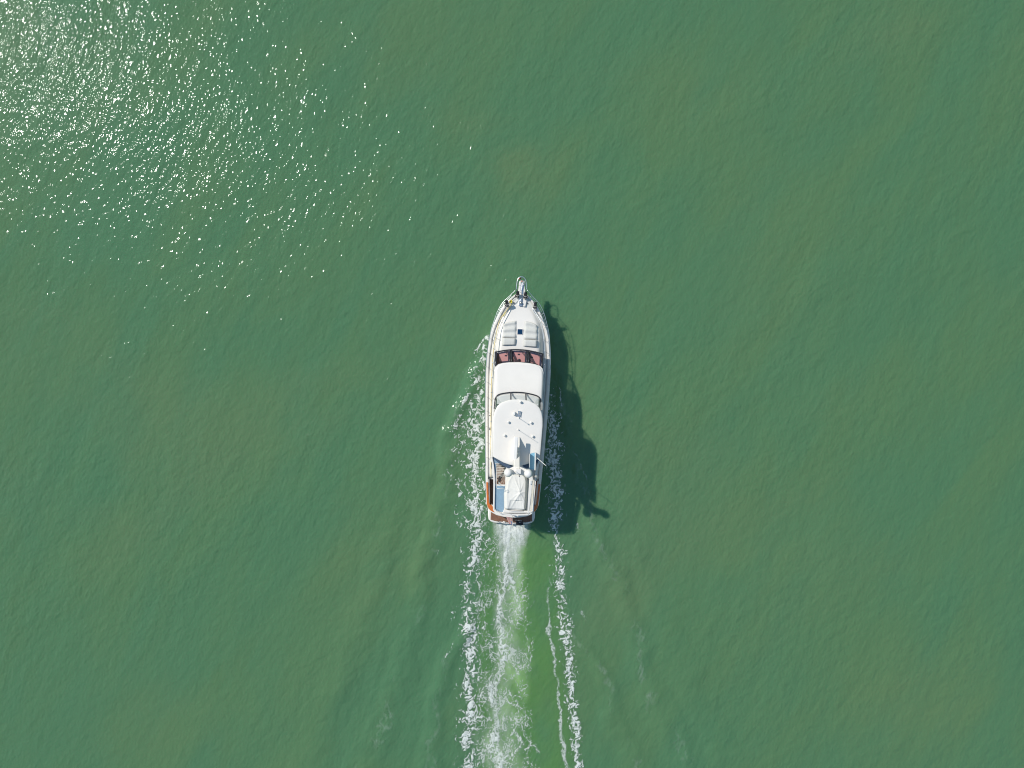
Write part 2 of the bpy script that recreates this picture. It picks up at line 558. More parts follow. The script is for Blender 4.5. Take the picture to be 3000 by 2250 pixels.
# stainless rub strake on each side
for s in (-1, 1):
    tube('rub_rail', [(s * (b_(v) + 0.04), v, zg(v) - 0.15) for v in np.arange(-9.4, 6.9, 0.35)], 0.03, 'steel', hull, 6)

# deck: one sheet with camber, side decks non-skid
rows = []
for v in np.arange(-7.3, 6.95, 0.25):
    w = max(b_(v) - 0.13, 0.05)
    rows.append([(w * t, v, zd(v) + 0.04 * (1 - t * t)) for t in np.linspace(-1, 1, 9)])
grid_mesh('deck', rows, 'nonskid', Y_, thick=0.06)
# white margin board beside the bulwark
for s in (-1, 1):
    bm = bmesh.new()
    for v in np.arange(-7.3, 6.2, 0.3):
        pass
    rr = [[(s * (b_(v) - 0.14), v, zd(v) + 0.05), (s * (b_(v) - 0.20), v, zd(v) + 0.054)] for v in np.arange(-7.3, 6.3, 0.3)]
    bm.free()
    grid_mesh('waterway', rr, 'gelcoat', Y_, thick=0.03)

# raised foredeck (trunk cabin)
TR = [(6.15, .30), (5.9, .72), (5.45, 1.08), (4.8, 1.46), (4.2, 1.68), (3.4, 1.80), (2.6, 1.84), (0.9, 1.84)]
TRs = sorted(TR)
def trunk_z(v): return zd(v) + 0.05 + 0.62 * float(sstep(6.4, 2.6, np.float64(v)))
rows = []
for v in [6.2, 6.15, 6.05, 5.9, 5.7, 5.45, 5.1, 4.8, 4.5, 4.2, 3.8, 3.4, 3.0, 2.6, 2.3]:
    w, zt = interp(TRs, v), trunk_z(v)
    h = zt - zd(v) - 0.02
    if v >= 6.2: h, w = 0.0, 0.25
    row = []
    for t in np.linspace(-1, 1, 25):
        a = abs(t)
        if a > 0.72:
            q = (a - 0.72) / 0.28
            uu, zz = w * (0.76 + 0.26 * q), zd(v) + h * 0.96 * (1 - q ** 1.7)
        else:
            uu, zz = w * a / 0.72 * 0.76, zd(v) + h * (0.96 + 0.04 * (1 - (a / 0.72) ** 2))
        row.append((math.copysign(uu, t), v, zz))
    rows.append(row)
trunk = grid_mesh('trunk_cabin', rows, 'gelcoat', Y_)
hz = trunk_z(4.0)
ht = box('deck_hatch', (0, 4.0, hz + 0.03), (0.43, 0.44, 0.06), 'gelcoat', Y_, 0.015)
box('hatch_pane', (0, 4.0, hz + 0.062), (0.37, 0.38, 0.02), 'hatch_glass', ht, 0.005)

# saloon
SW = 1.84
sal = [(-SW, 1.25), (-1.5, 1.48), (-.8, 1.62), (0, 1.66), (.8, 1.62), (1.5, 1.48), (SW, 1.25), (SW, -7.15), (-SW, -7.15)]
saloon = prism('saloon', [(-SW, 1.0), (SW, 1.0), (SW, -5.9), (-SW, -5.9)], 1.5, 3.998, 'gelcoat', Y_, 0.04)
for s in (-1, 1):
    for v0, v1 in ((-0.1, .9), (-1.5, -.3), (-3.1, -1.7), (-4.5, -3.3), (-5.7, -4.7)):
        w = box('side_window', (s * (SW + 0.004), (v0 + v1) / 2, 3.2), (0.03, v1 - v0, 0.72), 'frame_dark', saloon, 0.01)
box('aft_door', (0.3, -5.91, 2.4), (1.6, 0.03, 1.9), 'frame_dark', saloon)
# helm interior behind the windscreen
dash = prism('dashboard', [(-1.77, 2.28), (-.9, 2.48), (0, 2.54), (.9, 2.48), (1.77, 2.28), (1.77, 1.02), (-1.77, 1.02)], 2.6, 2.975, 'interior', Y_)  # dash coloured dark for the shade round its sunlit salmon panels
for pts in ([(-1.50, 2.22), (-.84, 2.36), (-.80, 1.30), (-1.05, 1.20), (-1.50, 1.55)], [(-.44, 2.40), (.46, 2.40), (.46, 1.30), (-.44, 1.30)], [(.86, 2.36), (1.58, 2.20), (1.58, 1.20), (.96, 1.20)]):
    prism('lit_dash', pts, 2.94, 2.985, 'dash', dash, 0.01)
for u, v in ((-1.0, 2.12), (-0.02, 2.26), (0.98, 2.08)):
    box('vent', (u, v, 2.99), (0.17, 0.10, 0.02), 'instrument', dash)
lathe('compass', [(0.11, 0), (0.11, 0.05), (0.07, 0.11), (0, 0.13)], (0.02, 1.82, 2.985), 'instrument', dash, 14)
lathe('helm_seat', [(0.26, 0), (0.27, 0.10), (0.2, 0.16), (0, 0.17)], (1.25, 1.36, 2.985), 'instrument', dash, 16)
box('chart_cover', (-1.05, 1.45, 3.0), (1.0, 0.5, 0.04), 'interior', dash, rz=0.12)
# windscreen: base arc and top arc
WB = [Vector(p) for p in ((-1.80, 2.36, 3.02), (-.62, 2.58, 3.02), (.62, 2.58, 3.02), (1.80, 2.36, 3.02))]
WT = [Vector(p) for p in ((-1.72, 1.30, 3.98), (-.66, 1.60, 3.98), (.66, 1.60, 3.98), (1.72, 1.30, 3.98))]
wsf = None
bm = bmesh.new()
tube_into(bm, smooth_path(WB, 4), 0.055)
tube_into(bm, smooth_path(WT, 4), 0.04)
for i in (0, 3):
    tube_into(bm, [WB[i], WT[i]], 0.075)
for i in (1, 2):
    for q in (-0.07, 0.07):
        tube_into(bm, [WB[i] + Vector((q, 0, 0)), WT[i] + Vector((q, 0, 0))], 0.035)
wsf = from_bm('windscreen_frame', bm, 'frame_dark', Y_, smooth=True)
for i in (1, 2):
    o = box('mullion', (WB[i] + WT[i]) / 2 + Vector((0, 0, -0.01)), (0.15, (WT[i] - WB[i]).length, 0.02), 'frame_dark', wsf, rx=math.atan2(-(WT[i] - WB[i]).z, -(WT[i] - WB[i]).y) + math.pi if False else -math.atan2(0.96, 1.0))
for i in range(3):
    pane = grid_mesh('window_pane', [[WB[i], WB[i + 1]], [WT[i], WT[i + 1]]], 'glass', Y_)
for s in (-1, 1):
    a, c = (WB[0], WT[0]) if s < 0 else (WB[3], WT[3])
    q = Vector((s * 1.76, 1.02, 3.98)); q2 = Vector((s * 1.82, 1.02, 3.02))
    grid_mesh('side_pane', [[a, q2], [c, q]], 'glass', Y_)
for u, k in ((-1.70, .9), (-.62, .55), (.62, .55)):  # dark plates added inside the glass to throw shadows across the dash
    bm = bmesh.new()
    vs = [bm.verts.new((u + q, v, z)) for q in (-.02, .02) for v, z in ((2.45, 2.99), (1.45, 2.99), (1.45, 2.99 + .9 * k), (2.1, 2.99 + .36 * k))]
    bm.faces.new(vs[:4]); bm.faces.new(vs[4:])
    for i in range(4):
        bm.faces.new((vs[i], vs[(i + 1) % 4], vs[4 + (i + 1) % 4], vs[4 + i]))
    from_bm('shadow_plate', bm, 'interior', wsf)
for px, py in ((1475, 1025.5), (1521, 1023.5), (1566.5, 1029)):
    a = P(px, py, 3.10); d = P(px + 19.5, py + 24, 3.52)
    bm = bmesh.new()
    tube_into(bm, [a, a.lerp(d, .5) + Vector((0, 0, .06)), d + Vector((0, 0, .04))], 0.016, 6)
    tube_into(bm, [a + Vector((.07, .02, 0)), a.lerp(d, .5) + Vector((.07, 0, .06)), d + Vector((.04, 0, .04))], 0.014, 6)
    box_into(bm, d + Vector((0, -.02, .03)), (0.03, 0.38, 0.03), rx=-0.76)
    from_bm('wiper', bm, 'frame_dark', Y_)

# flybridge deck with the stairwell opening
STAIR = [(-1.40, -5.98), (-.66, -5.98), (-.66, -7.52), (-1.40, -7.52)]
fly = [(-1.74, 1.24), (-1.55, 1.42), (-1.2, 1.52), (-.73, 1.59), (0, 1.63), (.73, 1.59), (1.2, 1.52), (1.55, 1.42), (1.74, 1.24), (1.84, .9), (1.87, 0), (1.87, -4.6), (1.80, -5.6), (1.62, -6.5), (1.54, -7.5), (1.50, -9.22), (1.44, -9.47), (1.27, -9.64), (1.0, -9.70), (0, -9.75), (-1.0, -9.70), (-1.27, -9.64), (-1.44, -9.47), (-1.50, -9.22), (-1.54, -7.5), (-1.62, -6.5), (-1.80, -5.6), (-1.87, -4.6), (-1.87, 0), (-1.84, .9)]
flyd = prism('flybridge_deck', fly, 4.0, 4.16, 'gelcoat', Y_, 0.02, holes=(STAIR,))
for s in (-1, 1):
    tube('deck_post', [(s * 1.62, -9.45, 1.60), (s * 1.40, -9.25, 4.02)], 0.06, 'gelcoat', Y_)
# brow in front of the upper helm: a softly rounded shell
rows = []
for v in np.linspace(1.6, -1.2, 18):
    k = min(1.0, (1.6 - v) / 2.35)
    w = interp([(-1.2, 1.82), (0, 1.83), (.6, 1.82), (.9, 1.80), (1.15, 1.72), (1.35, 1.55), (1.5, 1.2), (1.6, .55)], v)
    top = 4.17 + 0.30 * float(sstep(0.0, 0.9, np.float64(k)))
    if k == 0: top = 4.17
    row = []
    for t in np.linspace(-1, 1, 19):
        a = abs(t)
        q = max(0, (a - 0.8) / 0.2)
        row.append((math.copysign(w * (a / 0.8 * 0.94 if a < 0.8 else 0.94 + 0.06 * math.sin(q * math.pi / 2)), t), v, 4.15 + (top - 4.15) * (math.cos(q * math.pi / 2) ** 0.6 if q < 1 else 0)))
    rows.append(row)
grid_mesh('brow', rows, 'gelcoat', Y_, thick=0.02)
for s in (-1, 1):
    prism('coaming', [(s * 1.84, -1.22), (s * 1.70, -1.22), (s * 1.68, -5.5), (s * 1.82, -5.5)], 4.15, 4.56, 'gelcoat', Y_, 0.03)
prism('upper_helm_floor', [(-1.69, -.76), (1.69, -.76), (1.66, -5.5), (-1.66, -5.5)], 4.161, 4.19, 'console', Y_)
con = prism('helm_console', [(-1.55, -1.0), (-1.0, -.82), (1.0, -.82), (1.55, -1.0), (1.55, -1.55), (-1.55, -1.55)], 4.19, 4.62, 'console', Y_, 0.05)
box('instrument_panel', (0.75, -1.42, 4.64), (0.75, 0.16, 0.03), 'instrument', con)
lathe('steering_wheel', [(0.20, 0), (0.22, 0.02), (0.2, 0.04)], (0.75, -1.75, 4.75), 'frame_dark', con, 18)
box('helm_bench', (0.0, -2.9, 4.45), (2.4, 0.6, 0.5), 'cushion', Y_, 0.08)
# upper windscreen
FB = [Vector((u, v, 4.53)) for u, v in ((-1.74, -1.9), (-1.70, -1.25), (-1.58, -.95), (-1.30, -.78), (-.58, -.64), (0, -.61), (.58, -.64), (1.30, -.78), (1.58, -.95), (1.70, -1.25), (1.74, -1.9))]
FT = [Vector((p.x * 0.90, p.y - (0.62 if abs(p.x) < 1.5 else 0.45), 5.93)) for p in FB]
bm = bmesh.new()
tube_into(bm, smooth_path(FB, 3), 0.042)
fwf = from_bm('upper_windscreen_frame', bm, 'frame_dark', Y_, smooth=True)
for i in (4, 6):
    dv = FT[i] - FB[i]
    bm = bmesh.new()
    box_into(bm, (FB[i] + FT[i]) / 2, (0.10, dv.length, 0.04), rx=math.atan2(dv.z, dv.y))
    from_bm('mullion', bm, 'frame_dark', fwf)
for a, b2 in ((0, 4), (4, 6), (6, 10)):
    grid_mesh('window_pane', [FB[a:b2 + 1], FT[a:b2 + 1]], 'clear_glass', Y_)

# hardtop
HT = [(-1.68, -1.98), (-1.775, -2.4), (-1.80, -2.95), (-1.70, -5.27), (-1.30, -5.48), (-.92, -5.67), (-.45, -5.82), (0, -5.87), (.45, -5.82), (.92, -5.67), (1.30, -5.48), (1.70, -5.27), (1.80, -2.95), (1.775, -2.4), (1.68, -1.98), (1.50, -1.62), (1.22, -1.37), (.68, -1.16), (0, -1.09), (-.68, -1.16), (-1.22, -1.37), (-1.50, -1.62)]
bm = bmesh.new()
cx, cy = 0.0, -3.4
rings = []
for sc_, z in ((0.96, 5.92), (1.0, 5.96), (1.0, 6.01), (0.993, 6.035), (0.975, 6.05), (0.9, 6.06), (0.7, 6.07), (0.35, 6.08)):
    rings.append([bm.verts.new((cx + (p[0] - cx) * sc_, cy + (p[1] - cy) * sc_, z)) for p in HT])
for A, B in zip(rings, rings[1:]):
    for i in range(len(A)):
        bm.faces.new((A[i], A[(i + 1) % len(A)], B[(i + 1) % len(A)], B[i]))
bm.faces.new(rings[0][::-1]); bm.faces.new(rings[-1])
hardtop = from_bm('hardtop', bm, 'gelcoat', Y_, smooth=True)
for u, v in ((-1.62, -2.3), (1.62, -2.3), (-1.58, -5.1), (1.58, -5.1)):
    tube('hardtop_post', [(u * 1.06, v, 4.5), (u, v, 5.93)], 0.06, 'gelcoat', hardtop)
# dark soffit band trimming the aft edge
HZ = 6.09
# small fittings on the hardtop
def fitting(px, py, kind):
    p = P(px, py, HZ)
    if kind == 'light':
        bm = bmesh.new()
        lathe_into(bm, [(0.035, 0), (0.035, 0.10), (0.09, 0.13), (0.09, 0.17), (0, 0.19)], (p.x, p.y, HZ - .03), 12)
        return from_bm('deck_light', bm, 'dome', hardtop, smooth=True)
    if kind == 'antenna':
        pass
for px, py in ((1489, 1236), (1555.5, 1238), (1478, 1275), (1560, 1278)):
    fitting(px, py, 'light')
p = P(1524, 1177, HZ)
box('searchlight', (p.x, p.y, HZ + .10), (0.16, 0.12, 0.20), 'dome', hardtop, 0.03, rz=0.5)
p = P(1506, 1211, HZ)
box('camera_housing', (p.x, p.y, HZ + .13), (0.15, 0.24, 0.26), 'dome', hardtop, 0.03)
p = P(1521, 1214, HZ)
bm = bmesh.new()
for q in (-0.05, 0.06):
    tube_into(bm, [(p.x + q, p.y - .18, HZ + .08), (p.x + q, p.y + .18, HZ + .10), (p.x + q, p.y + .24, HZ + .10)], 0.025, 8, r2=0.055)
box_into(bm, (p.x, p.y - .1, HZ + .03), (0.2, 0.08, 0.08))
from_bm('horn', bm, 'steel', hardtop)
for px, py, h, r in ((1519, 1224, 0.95, 0.016), (1518, 1259, 1.75, 0.012)):
    p = P(px, py, HZ)
    bm = bmesh.new()
    lathe_into(bm, [(0.05, -.02), (0.05, 0.08), (0.02, 0.1), (r, 0.2), (r * 0.8, h - .14), (0.035 if h < 1 else r, h - .12), (0.035 if h < 1 else r, h - .02), (0, h)], (p.x, p.y, HZ), 10)
    from_bm('whip_antenna', bm, 'dome', hardtop, smooth=True)

# mast: raked pylon, cross arm, two satellite domes, open-array radar
prof = [(-3.75, 6.08), (-4.25, 6.62), (-4.9, 6.75), (-5.35, 7.35), (-5.75, 7.95), (-6.25, 7.95), (-6.05, 7.3), (-5.65, 6.5), (-5.55, 6.06)]
bm = bmesh.new()
mu = 0.0
L1 = [bm.verts.new((mu - (0.24 if z < 7 else 0.20), v, z)) for v, z in prof]
L2 = [bm.verts.new((mu + (0.20 if z < 7 else 0.20), v, z)) for v, z in prof]
bm.faces.new(L1); bm.faces.new(L2[::-1])
for i in range(len(prof)):
    j = (i + 1) % len(prof)
    bm.faces.new((L1[i], L1[j], L2[j], L2[i]))
mast = from_bm('mast', bm, 'gelcoat', Y_, bevel=0.05)
rad = lathe('radar_pedestal', [(0.18, 0), (0.19, 0.3), (0.14, 0.38), (0.06, 0.44)], (mu - .05, -4.6, 6.68), 'gelcoat', mast, 14)
box('radar_scanner', (mu - .12, -4.55, 7.16), (0.26, 1.7, 0.14), 'dome', rad, 0.04, rz=-0.03)
DZ = 8.2
dp, ds = P(1489, 1385, DZ), P(1548, 1388, DZ)
dm = (dp + ds) / 2
arm = []
bm = bmesh.new()
for d in (dp, ds):
    s = -1 if d is dp else 1
    prism_into(bm, [(mu + s * .16, -5.70), (d.x + s * .05, d.y + .20), (d.x + s * .05, d.y - .14), (mu + s * .16, -6.28)], 7.74, 7.90)
from_bm('cross_arm', bm, 'gelcoat', mast, bevel=0.03)
for d in (dp, ds):
    dd = lathe('satellite_dome', [(0.16, -.36), (0.20, -.30), (0.285, -.22), (0.292, 0.0), (0.265, .12), (0.20, .22), (0.11, .275), (0, .292)], (d.x, d.y, DZ), 'dome', mast, 28)
    lathe('dome_seam', [(0.297, -.04), (0.300, -.02), (0.297, 0)], (d.x, d.y, DZ - .03), 'console', dd, 28)
box('mast_head', (mu + .10, -6.0, 8.10), (0.36, 0.34, 0.30), 'gelcoat', mast, 0.03)
tube('mast_light', [(mu + .18, -6.32, 7.9), (mu + .18, -6.36, 8.2)], 0.03, 'instrument', mast)
tube('wind_sensor', [(mu - .1, -6.0, 8.2), (mu - .1, -6.0, 8.75)], 0.012, 'steel', mast)

# open-topped channel at the starboard rear of the hardtop
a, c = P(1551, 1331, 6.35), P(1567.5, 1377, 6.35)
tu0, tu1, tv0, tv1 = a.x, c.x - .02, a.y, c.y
tray = prism('side_channel', [(tu0, tv0), (tu1 - .02, tv0 + .13), (tu1, tv1), (tu0 + .03, tv1)], 6.10, 6.14, 'tray_shade_blue', Y_)  # blue of the floor stands in for shade inside the channel
bm = bmesh.new()
for q, w in ((tu0, .025), (tu1 - .04, .06)):  # walls made tall to keep the sun off the floor
    prism_into(bm, [(q, tv0 + (.02 if q == tu0 else .13)), (q + w, tv0 + (.03 if q == tu0 else .14)), (q + w + .02, tv1), (q + .02, tv1)], 6.08, 6.56)
from_bm('channel_wall', bm, 'gelcoat', tray)
# raked aerial beside it
a, c = P(1567, 1336, 6.2), P(1599.5, 1364.5, 7.4)
tube('raked_aerial', [a, a.lerp(c, .4), c], 0.022, 'dome', Y_, 8)
tube('aerial_base', [a + Vector((0, 0, -.14)), a.lerp(c, .14)], 0.035, 'frame_dark', Y_, 8)

# ---------------------------------------------------------------- boat deck, aft
floor_z = 4.161
prism('deck_panel', [(-1.44, -7.62), (-.70, -7.62), (-.70, -9.56), (-1.0, -9.54), (-1.25, -9.47), (-1.40, -9.27)], floor_z, 4.175, 'deck_blue', Y_)
prism('deck_panel', [(.80, -5.75), (1.66, -5.75), (1.52, -6.5), (1.46, -7.5), (1.41, -9.27), (1.2, -9.5), (.80, -9.54)], floor_z, 4.175, 'deck_beige', Y_)
prism('deck_panel', [(-1.64, -5.6), (-.64, -5.75), (-.64, -5.94), (-1.56, -5.94)], floor_z, 4.175, 'deck_blue', Y_)
prism('deck_panel', [(-1.58, -5.98), (-1.42, -5.98), (-1.42, -7.58), (-1.50, -7.58)], floor_z, 4.175, 'deck_blue', Y_)
for pts in (((1447, 1345), (1462, 1357), (1478, 1367), (1489, 1372), (1499, 1371), (1499, 1352), (1448, 1335)),
            ((1583, 1346), (1575, 1353), (1568, 1359), (1555, 1371), (1538, 1371), (1531, 1366), (1531, 1352), (1580, 1335))):
    q = [P(x, y, 4.55) for x, y in pts]
    prism('aft_bench', [(p.x, p.y) for p in q], 4.176, 4.56, 'navy', Y_, 0.03)
# chocks and pad under the tender
prism('tender_pad', [(-.70, -6.6), (.78, -6.6), (.78, -9.56), (-.66, -9.56)], floor_z, 4.24, 'gelcoat', Y_, 0.02)
prism('aft_locker', [(-.72, -9.36), (1.34, -9.36), (1.26, -9.50), (-.78, -9.58)], 4.176, 4.42, 'gelcoat', Y_, 0.03)
# rim round the boat deck
RIM = [(-1.80, -5.45), (-1.68, -5.95), (-1.585, -6.5), (-1.51, -7.5), (-1.465, -9.20), (-1.42, -9.42), (-1.26, -9.585), (-1.0, -9.655), (0, -9.70), (1.0, -9.655), (1.26, -9.585), (1.42, -9.42), (1.465, -9.20), (1.51, -7.5), (1.585, -6.5), (1.68, -5.95), (1.80, -5.45)]
rim3 = smooth_path([(u, v, 4.16) for u, v in RIM], 3)
bm = bmesh.new()
prev = None
for i, p in enumerate(rim3):
    d = (rim3[min(i + 1, len(rim3) - 1)] - rim3[max(i - 1, 0)]).normalized()
    n = Vector((-d.y, d.x, 0)) * 0.055
    ring = [bm.verts.new(q) for q in (p - n + Vector((0, 0, 0)), p - n + Vector((0, 0, .16)), p + n + Vector((0, 0, .16)), p + n)]
    if prev:
        for k in range(4):
            bm.faces.new((prev[k], prev[(k + 1) % 4], ring[(k + 1) % 4], ring[k]))
    prev = ring
from_bm('deck_rim', bm, 'gelcoat', Y_)
# guard rail along the rim
gr = [p + Vector((0, 0, .55)) for p in smooth_path([(u * .96, v * .988, 4.16) for u, v in RIM[5:-1]], 3)]
rail = tube('guard_rail', gr, 0.022, 'gelcoat', Y_, 8)
for i in range(0, len(gr), 4):
    tube('stanchion', [gr[i] - Vector((0, 0, .5)), gr[i]], 0.016, 'steel', rail, 6)
# stairwell: treads, handrail
st = bpy.data.objects.new('staircase', None)
col.objects.link(st); st.parent = Y_
tm = None
for i in range(8):
    v = -6.80 + i * 0.105
    o = box('tread', (-1.05, v, 3.20 - i * 0.16), (0.68, 0.082, 0.04), 'teak_grey', st) if tm is None else None
    if o is None:
        o = bpy.data.objects.new('tread', tm); col.objects.link(o); o.parent = st
        o.location = (0, i * 0.105, -i * 0.16)
    else:
        tm = o.data
piv = Vector((-.70, -6.86))
for i in range(6):
    a0, a1 = R(180 + i * 15), R(180 + (i + 1) * 15 - 4)
    r_ = 0.86
    def clampp(a):
        x, y = r_ * math.cos(a), r_ * math.sin(a)
        k = min(1, 0.69 / max(abs(x), 1e-6), 0.62 / max(abs(y), 1e-6))
        return (piv.x + x * k, piv.y + y * k)
    z = 3.30 + i * 0.125
    prism('tread', [(piv.x, piv.y), clampp(a0), clampp((a0 + a1) / 2), clampp(a1)], z, z + .035, 'teak_grey', st)
box('landing', (-1.04, -6.5, 1.18), (0.7, 1.2, 0.05), 'caulk', st)
prism('stair_sole', [(-1.20, -7.33), (-.98, -7.50), (-1.20, -7.50)], 3.95, 3.97, 'deck_beige', st)
sh = [P(1455.5, 1362, 4.95), P(1454.5, 1427, 4.95)]
hr = tube('stair_rail', [sh[0] + Vector((0, 0, -.7)), sh[0], sh[1], sh[1] + Vector((.05, -.1, -.1)), P(1457, 1431.5, 4.9), P(1481, 1432, 4.9)], 0.017, 'gelcoat', st)
for py in (1372, 1386, 1402, 1418):
    p = P(1455, py, 4.95)
    tube('stanchion', [(p.x - .06, p.y, 4.2), (p.x, p.y, 4.95)], 0.014, 'steel', hr, 6)
p = P(1481, 1433, 4.9)
tube('rail_bracket', [p, p + Vector((.10, -.08, 0)), p + Vector((.02, -.18, 0)), p + Vector((-.08, -.12, 0))], 0.016, 'steel', hr, 6)

# davit lying along the starboard side
a, c = P(1556, 1398, 5.0), P(1547.3, 1503, 4.75)
dav = bpy.data.objects.new('davit', None); col.objects.link(dav); dav.parent = Y_
bm = bmesh.new()
d = (c - a).normalized(); nn = Vector((d.y, -d.x, 0))
lo = []
for p, w, hh in ((a, .13, .22), (a.lerp(c, .5), .10, .17), (c, .06, .10)):
    lo.append([bm.verts.new(p + q) for q in (-nn * w, nn * w, nn * w + Vector((0, 0, hh)), -nn * w + Vector((0, 0, hh)))])
for A, B in zip(lo, lo[1:]):
    for k in range(4):
        bm.faces.new((A[k], A[(k + 1) % 4], B[(k + 1) % 4], B[k]))
bm.faces.new(lo[0]); bm.faces.new(lo[-1])
from_bm('boom', bm, 'gelcoat', dav, bevel=0.02)
lathe('post', [(0.20, 0), (0.16, 0.1), (0.13, 0.3), (0.13, 0.95), (0, 0.97)], (a.x, a.y, 4.16), 'gelcoat', dav, 16)
box('winch', (a.x - .02, a.y - .35, 5.25), (0.14, 0.25, 0.16), 'console', dav, 0.02)

# ---------------------------------------------------------------- cockpit and stern
prism('cockpit_floor', [(-1.98, -7.3), (1.98, -7.3), (1.88, -9.5), (1.6, -9.85), (-1.6, -9.85), (-1.88, -9.5)], 1.0, 1.12, 'teak', Y_)
for k in range(34):
    pass
bm = bmesh.new()
for u in np.arange(-1.86, 1.87, 0.12):
    box_into(bm, (u, -8.35, 1.13), (0.108, 2.1, 0.02))
pl = from_bm('deck_planking', bm, 'teak', Y_)
pl['kind'] = 'stuff'
for s in (-1, 1):
    for k, (v0, v1, z) in enumerate(((-7.30, -7.0, 1.58), (-7.52, -7.30, 1.42))):
        prism('side_step', [(s * 1.30, v0), (s * 1.97, v0), (s * 1.99, v1), (s * 1.30, v1)], 1.1, z, 'nonskid', Y_, 0.015)
    prism('inner_wall', [(s * 1.88, -7.5), (s * 1.98, -7.5), (s * 1.86, -9.45), (s * 1.76, -9.45)], 1.12, 1.70, 'gelcoat', Y_, 0.02)
    # varnished cap rail
    cap_o = [(-7.72, b_(-7.72) + .01), (-8.6, b_(-8.6) + .01), (-9.4, 2.0), (-9.62, 1.93), (-9.78, 1.83), (-9.90, 1.70), (-9.99, 1.55), (-10.05, 1.32)]
    cap_i = [(-7.72, b_(-7.72) - .145), (-8.6, b_(-8.6) - .15), (-9.3, 1.83), (-9.45, 1.72), (-9.5, 1.6), (-9.55, 1.32)]
    prism('cap_rail', [(s * u, v) for v, u in cap_o] + [(s * u, v) for v, u in cap_i[::-1]], lambda u, v: zg(v) + 0.003, lambda u, v: zg(v) + 0.05, 'varnish', Y_, 0.012)
# transom
arc = [(-1.80, -9.76), (-1.64, -10.06), (-1.2, -10.28), (-.6, -10.40), (0, -10.44), (.6, -10.40), (1.2, -10.28), (1.64, -10.06), (1.80, -9.76)]
inn = [(u * .92, v + .30) for u, v in arc[::-1]]
tr = prism('transom', arc + inn, 0.2, 1.66, 'gelcoat', Y_, 0.06)
box('transom_door', (1.0, -10.28, 0.95), (0.62, 0.03, 1.1), 'gelcoat', tr, rz=0.25)
# swim platform
plo = [(-1.84, -9.95), (-1.84, -10.55), (-1.78, -10.85), (-1.62, -10.99), (-1.3, -11.08), (0, -11.16), (1.3, -11.08), (1.62, -10.99), (1.78, -10.85), (1.84, -10.55), (1.84, -9.95)]
sw = prism('swim_platform', plo, 0.22, 0.42, 'gelcoat', Y_, 0.04)
bm = bmesh.new()
for u in np.arange(-1.62, 1.63, 0.075):
    e = interp([(-1.7, -10.86), (-1.3, -10.97), (0, -11.05), (1.3, -10.97), (1.7, -10.86)], u)
    t = interp([(-1.8, -9.85), (-1.6, -10.12), (-1.2, -10.30), (0, -10.46), (1.2, -10.30), (1.6, -10.12), (1.8, -9.85)], u)
    box_into(bm, (u, (e + t) / 2, 0.432), (0.066, t - e, 0.03))
q = from_bm('platform_planking', bm, 'teak', sw)
q['kind'] = 'stuff'
for px, py in ((1458, 1527), (1486, 1530), (1507, 1531), (1537, 1530), (1557, 1526)):
    p = P(px, py, .6)
    M_ = [(p.x - .06, p.y + .02, .42), (p.x - .06, p.y, .80), (p.x, p.y - .02, .86), (p.x + .06, p.y, .80), (p.x + .06, p.y - .06, .42)]
    tube('grab_staple', M_, 0.02, 'steel', sw, 6)
for px, py in ((1475, 1528), (1479, 1529), (1512, 1524)):
    p = P(px, py, .44)
    lathe('shore_fitting', [(0.05, 0), (0.05, 0.05), (0, 0.06)], (p.x, p.y, .44), 'dome', sw, 10)
tube('platform_rail', [(u, v, 0.36) for u, v in plo], 0.035, 'gelcoat', sw)

# ---------------------------------------------------------------- bow
bow = prism('bow_platform', [(-.30, 6.55), (-.24, 7.25), (-.20, 7.86), (-.07, 7.88), (-.06, 7.1), (.06, 7.1), (.07, 7.88), (.20, 7.86), (.25, 7.25), (.30, 6.55)], 2.60, 2.74, 'gelcoat', Y_, 0.02)
box('anchor_channel', (0, 7.10, 2.66), (0.12, 1.3, 0.03), 'steel', bow)
bm = bmesh.new()
tube_into(bm, [(0.02, 6.7, 2.76), (0.03, 7.75, 2.78), (0.03, 7.9, 2.70)], 0.035, 8)
box_into(bm, (0.07, 7.25, 2.755), (0.11, 0.75, 0.04), rz=0.03)
box_into(bm, (0.03, 7.95, 2.62), (0.34, 0.05, 0.16), rx=0.5)
from_bm('anchor', bm, 'steel', bow)
lathe('anchor_roller', [(0.05, -.07), (0.03, 0), (0.05, .07)], (0.0, 7.86, 2.76), 'dash', bow, 12, Matrix.Rotation(R(90), 4, 'Y'))
tube('anchor_chain', [(0.02, 6.72, 2.77), (0.0, 6.5, 2.78), (-.02, 6.3, 2.72)], 0.02, 'steel', bow, 6)
wl = prism('windlass_pan', [(-.17, 6.62), (.12, 6.62), (.13, 6.02), (.06, 5.97), (-.13, 5.97), (-.18, 6.04)], 2.55, 2.66, 'steel', Y_, 0.02)
lathe('windlass_drum', [(0.08, 0), (0.10, 0.05), (0.06, 0.09), (0.06, 0.14), (0.10, 0.19), (0, 0.2)], (-.03, 6.2, 2.66), 'steel', wl, 16)
box('windlass_motor', (-.03, 6.42, 2.72), (0.14, 0.2, 0.12), 'steel', wl, 0.03)
prism('anchor_locker', [(.16, 6.55), (.42, 6.40), (.34, 5.95), (.16, 5.95)], 2.52, 2.68, 'gelcoat', Y_, 0.02)
for s in (-1, 1):
    lathe('deck_filler', [(0.05, 0), (0.05, 0.03), (0, 0.035)], (s * .52, 6.2, zd(6.2) + .03), 'instrument', Y_, 10)
    box('cleat', (s * 1.02, 5.62, zd(5.6) + .1), (0.05, 0.28, 0.05), 'steel', Y_, 0.01, rz=s * .6)

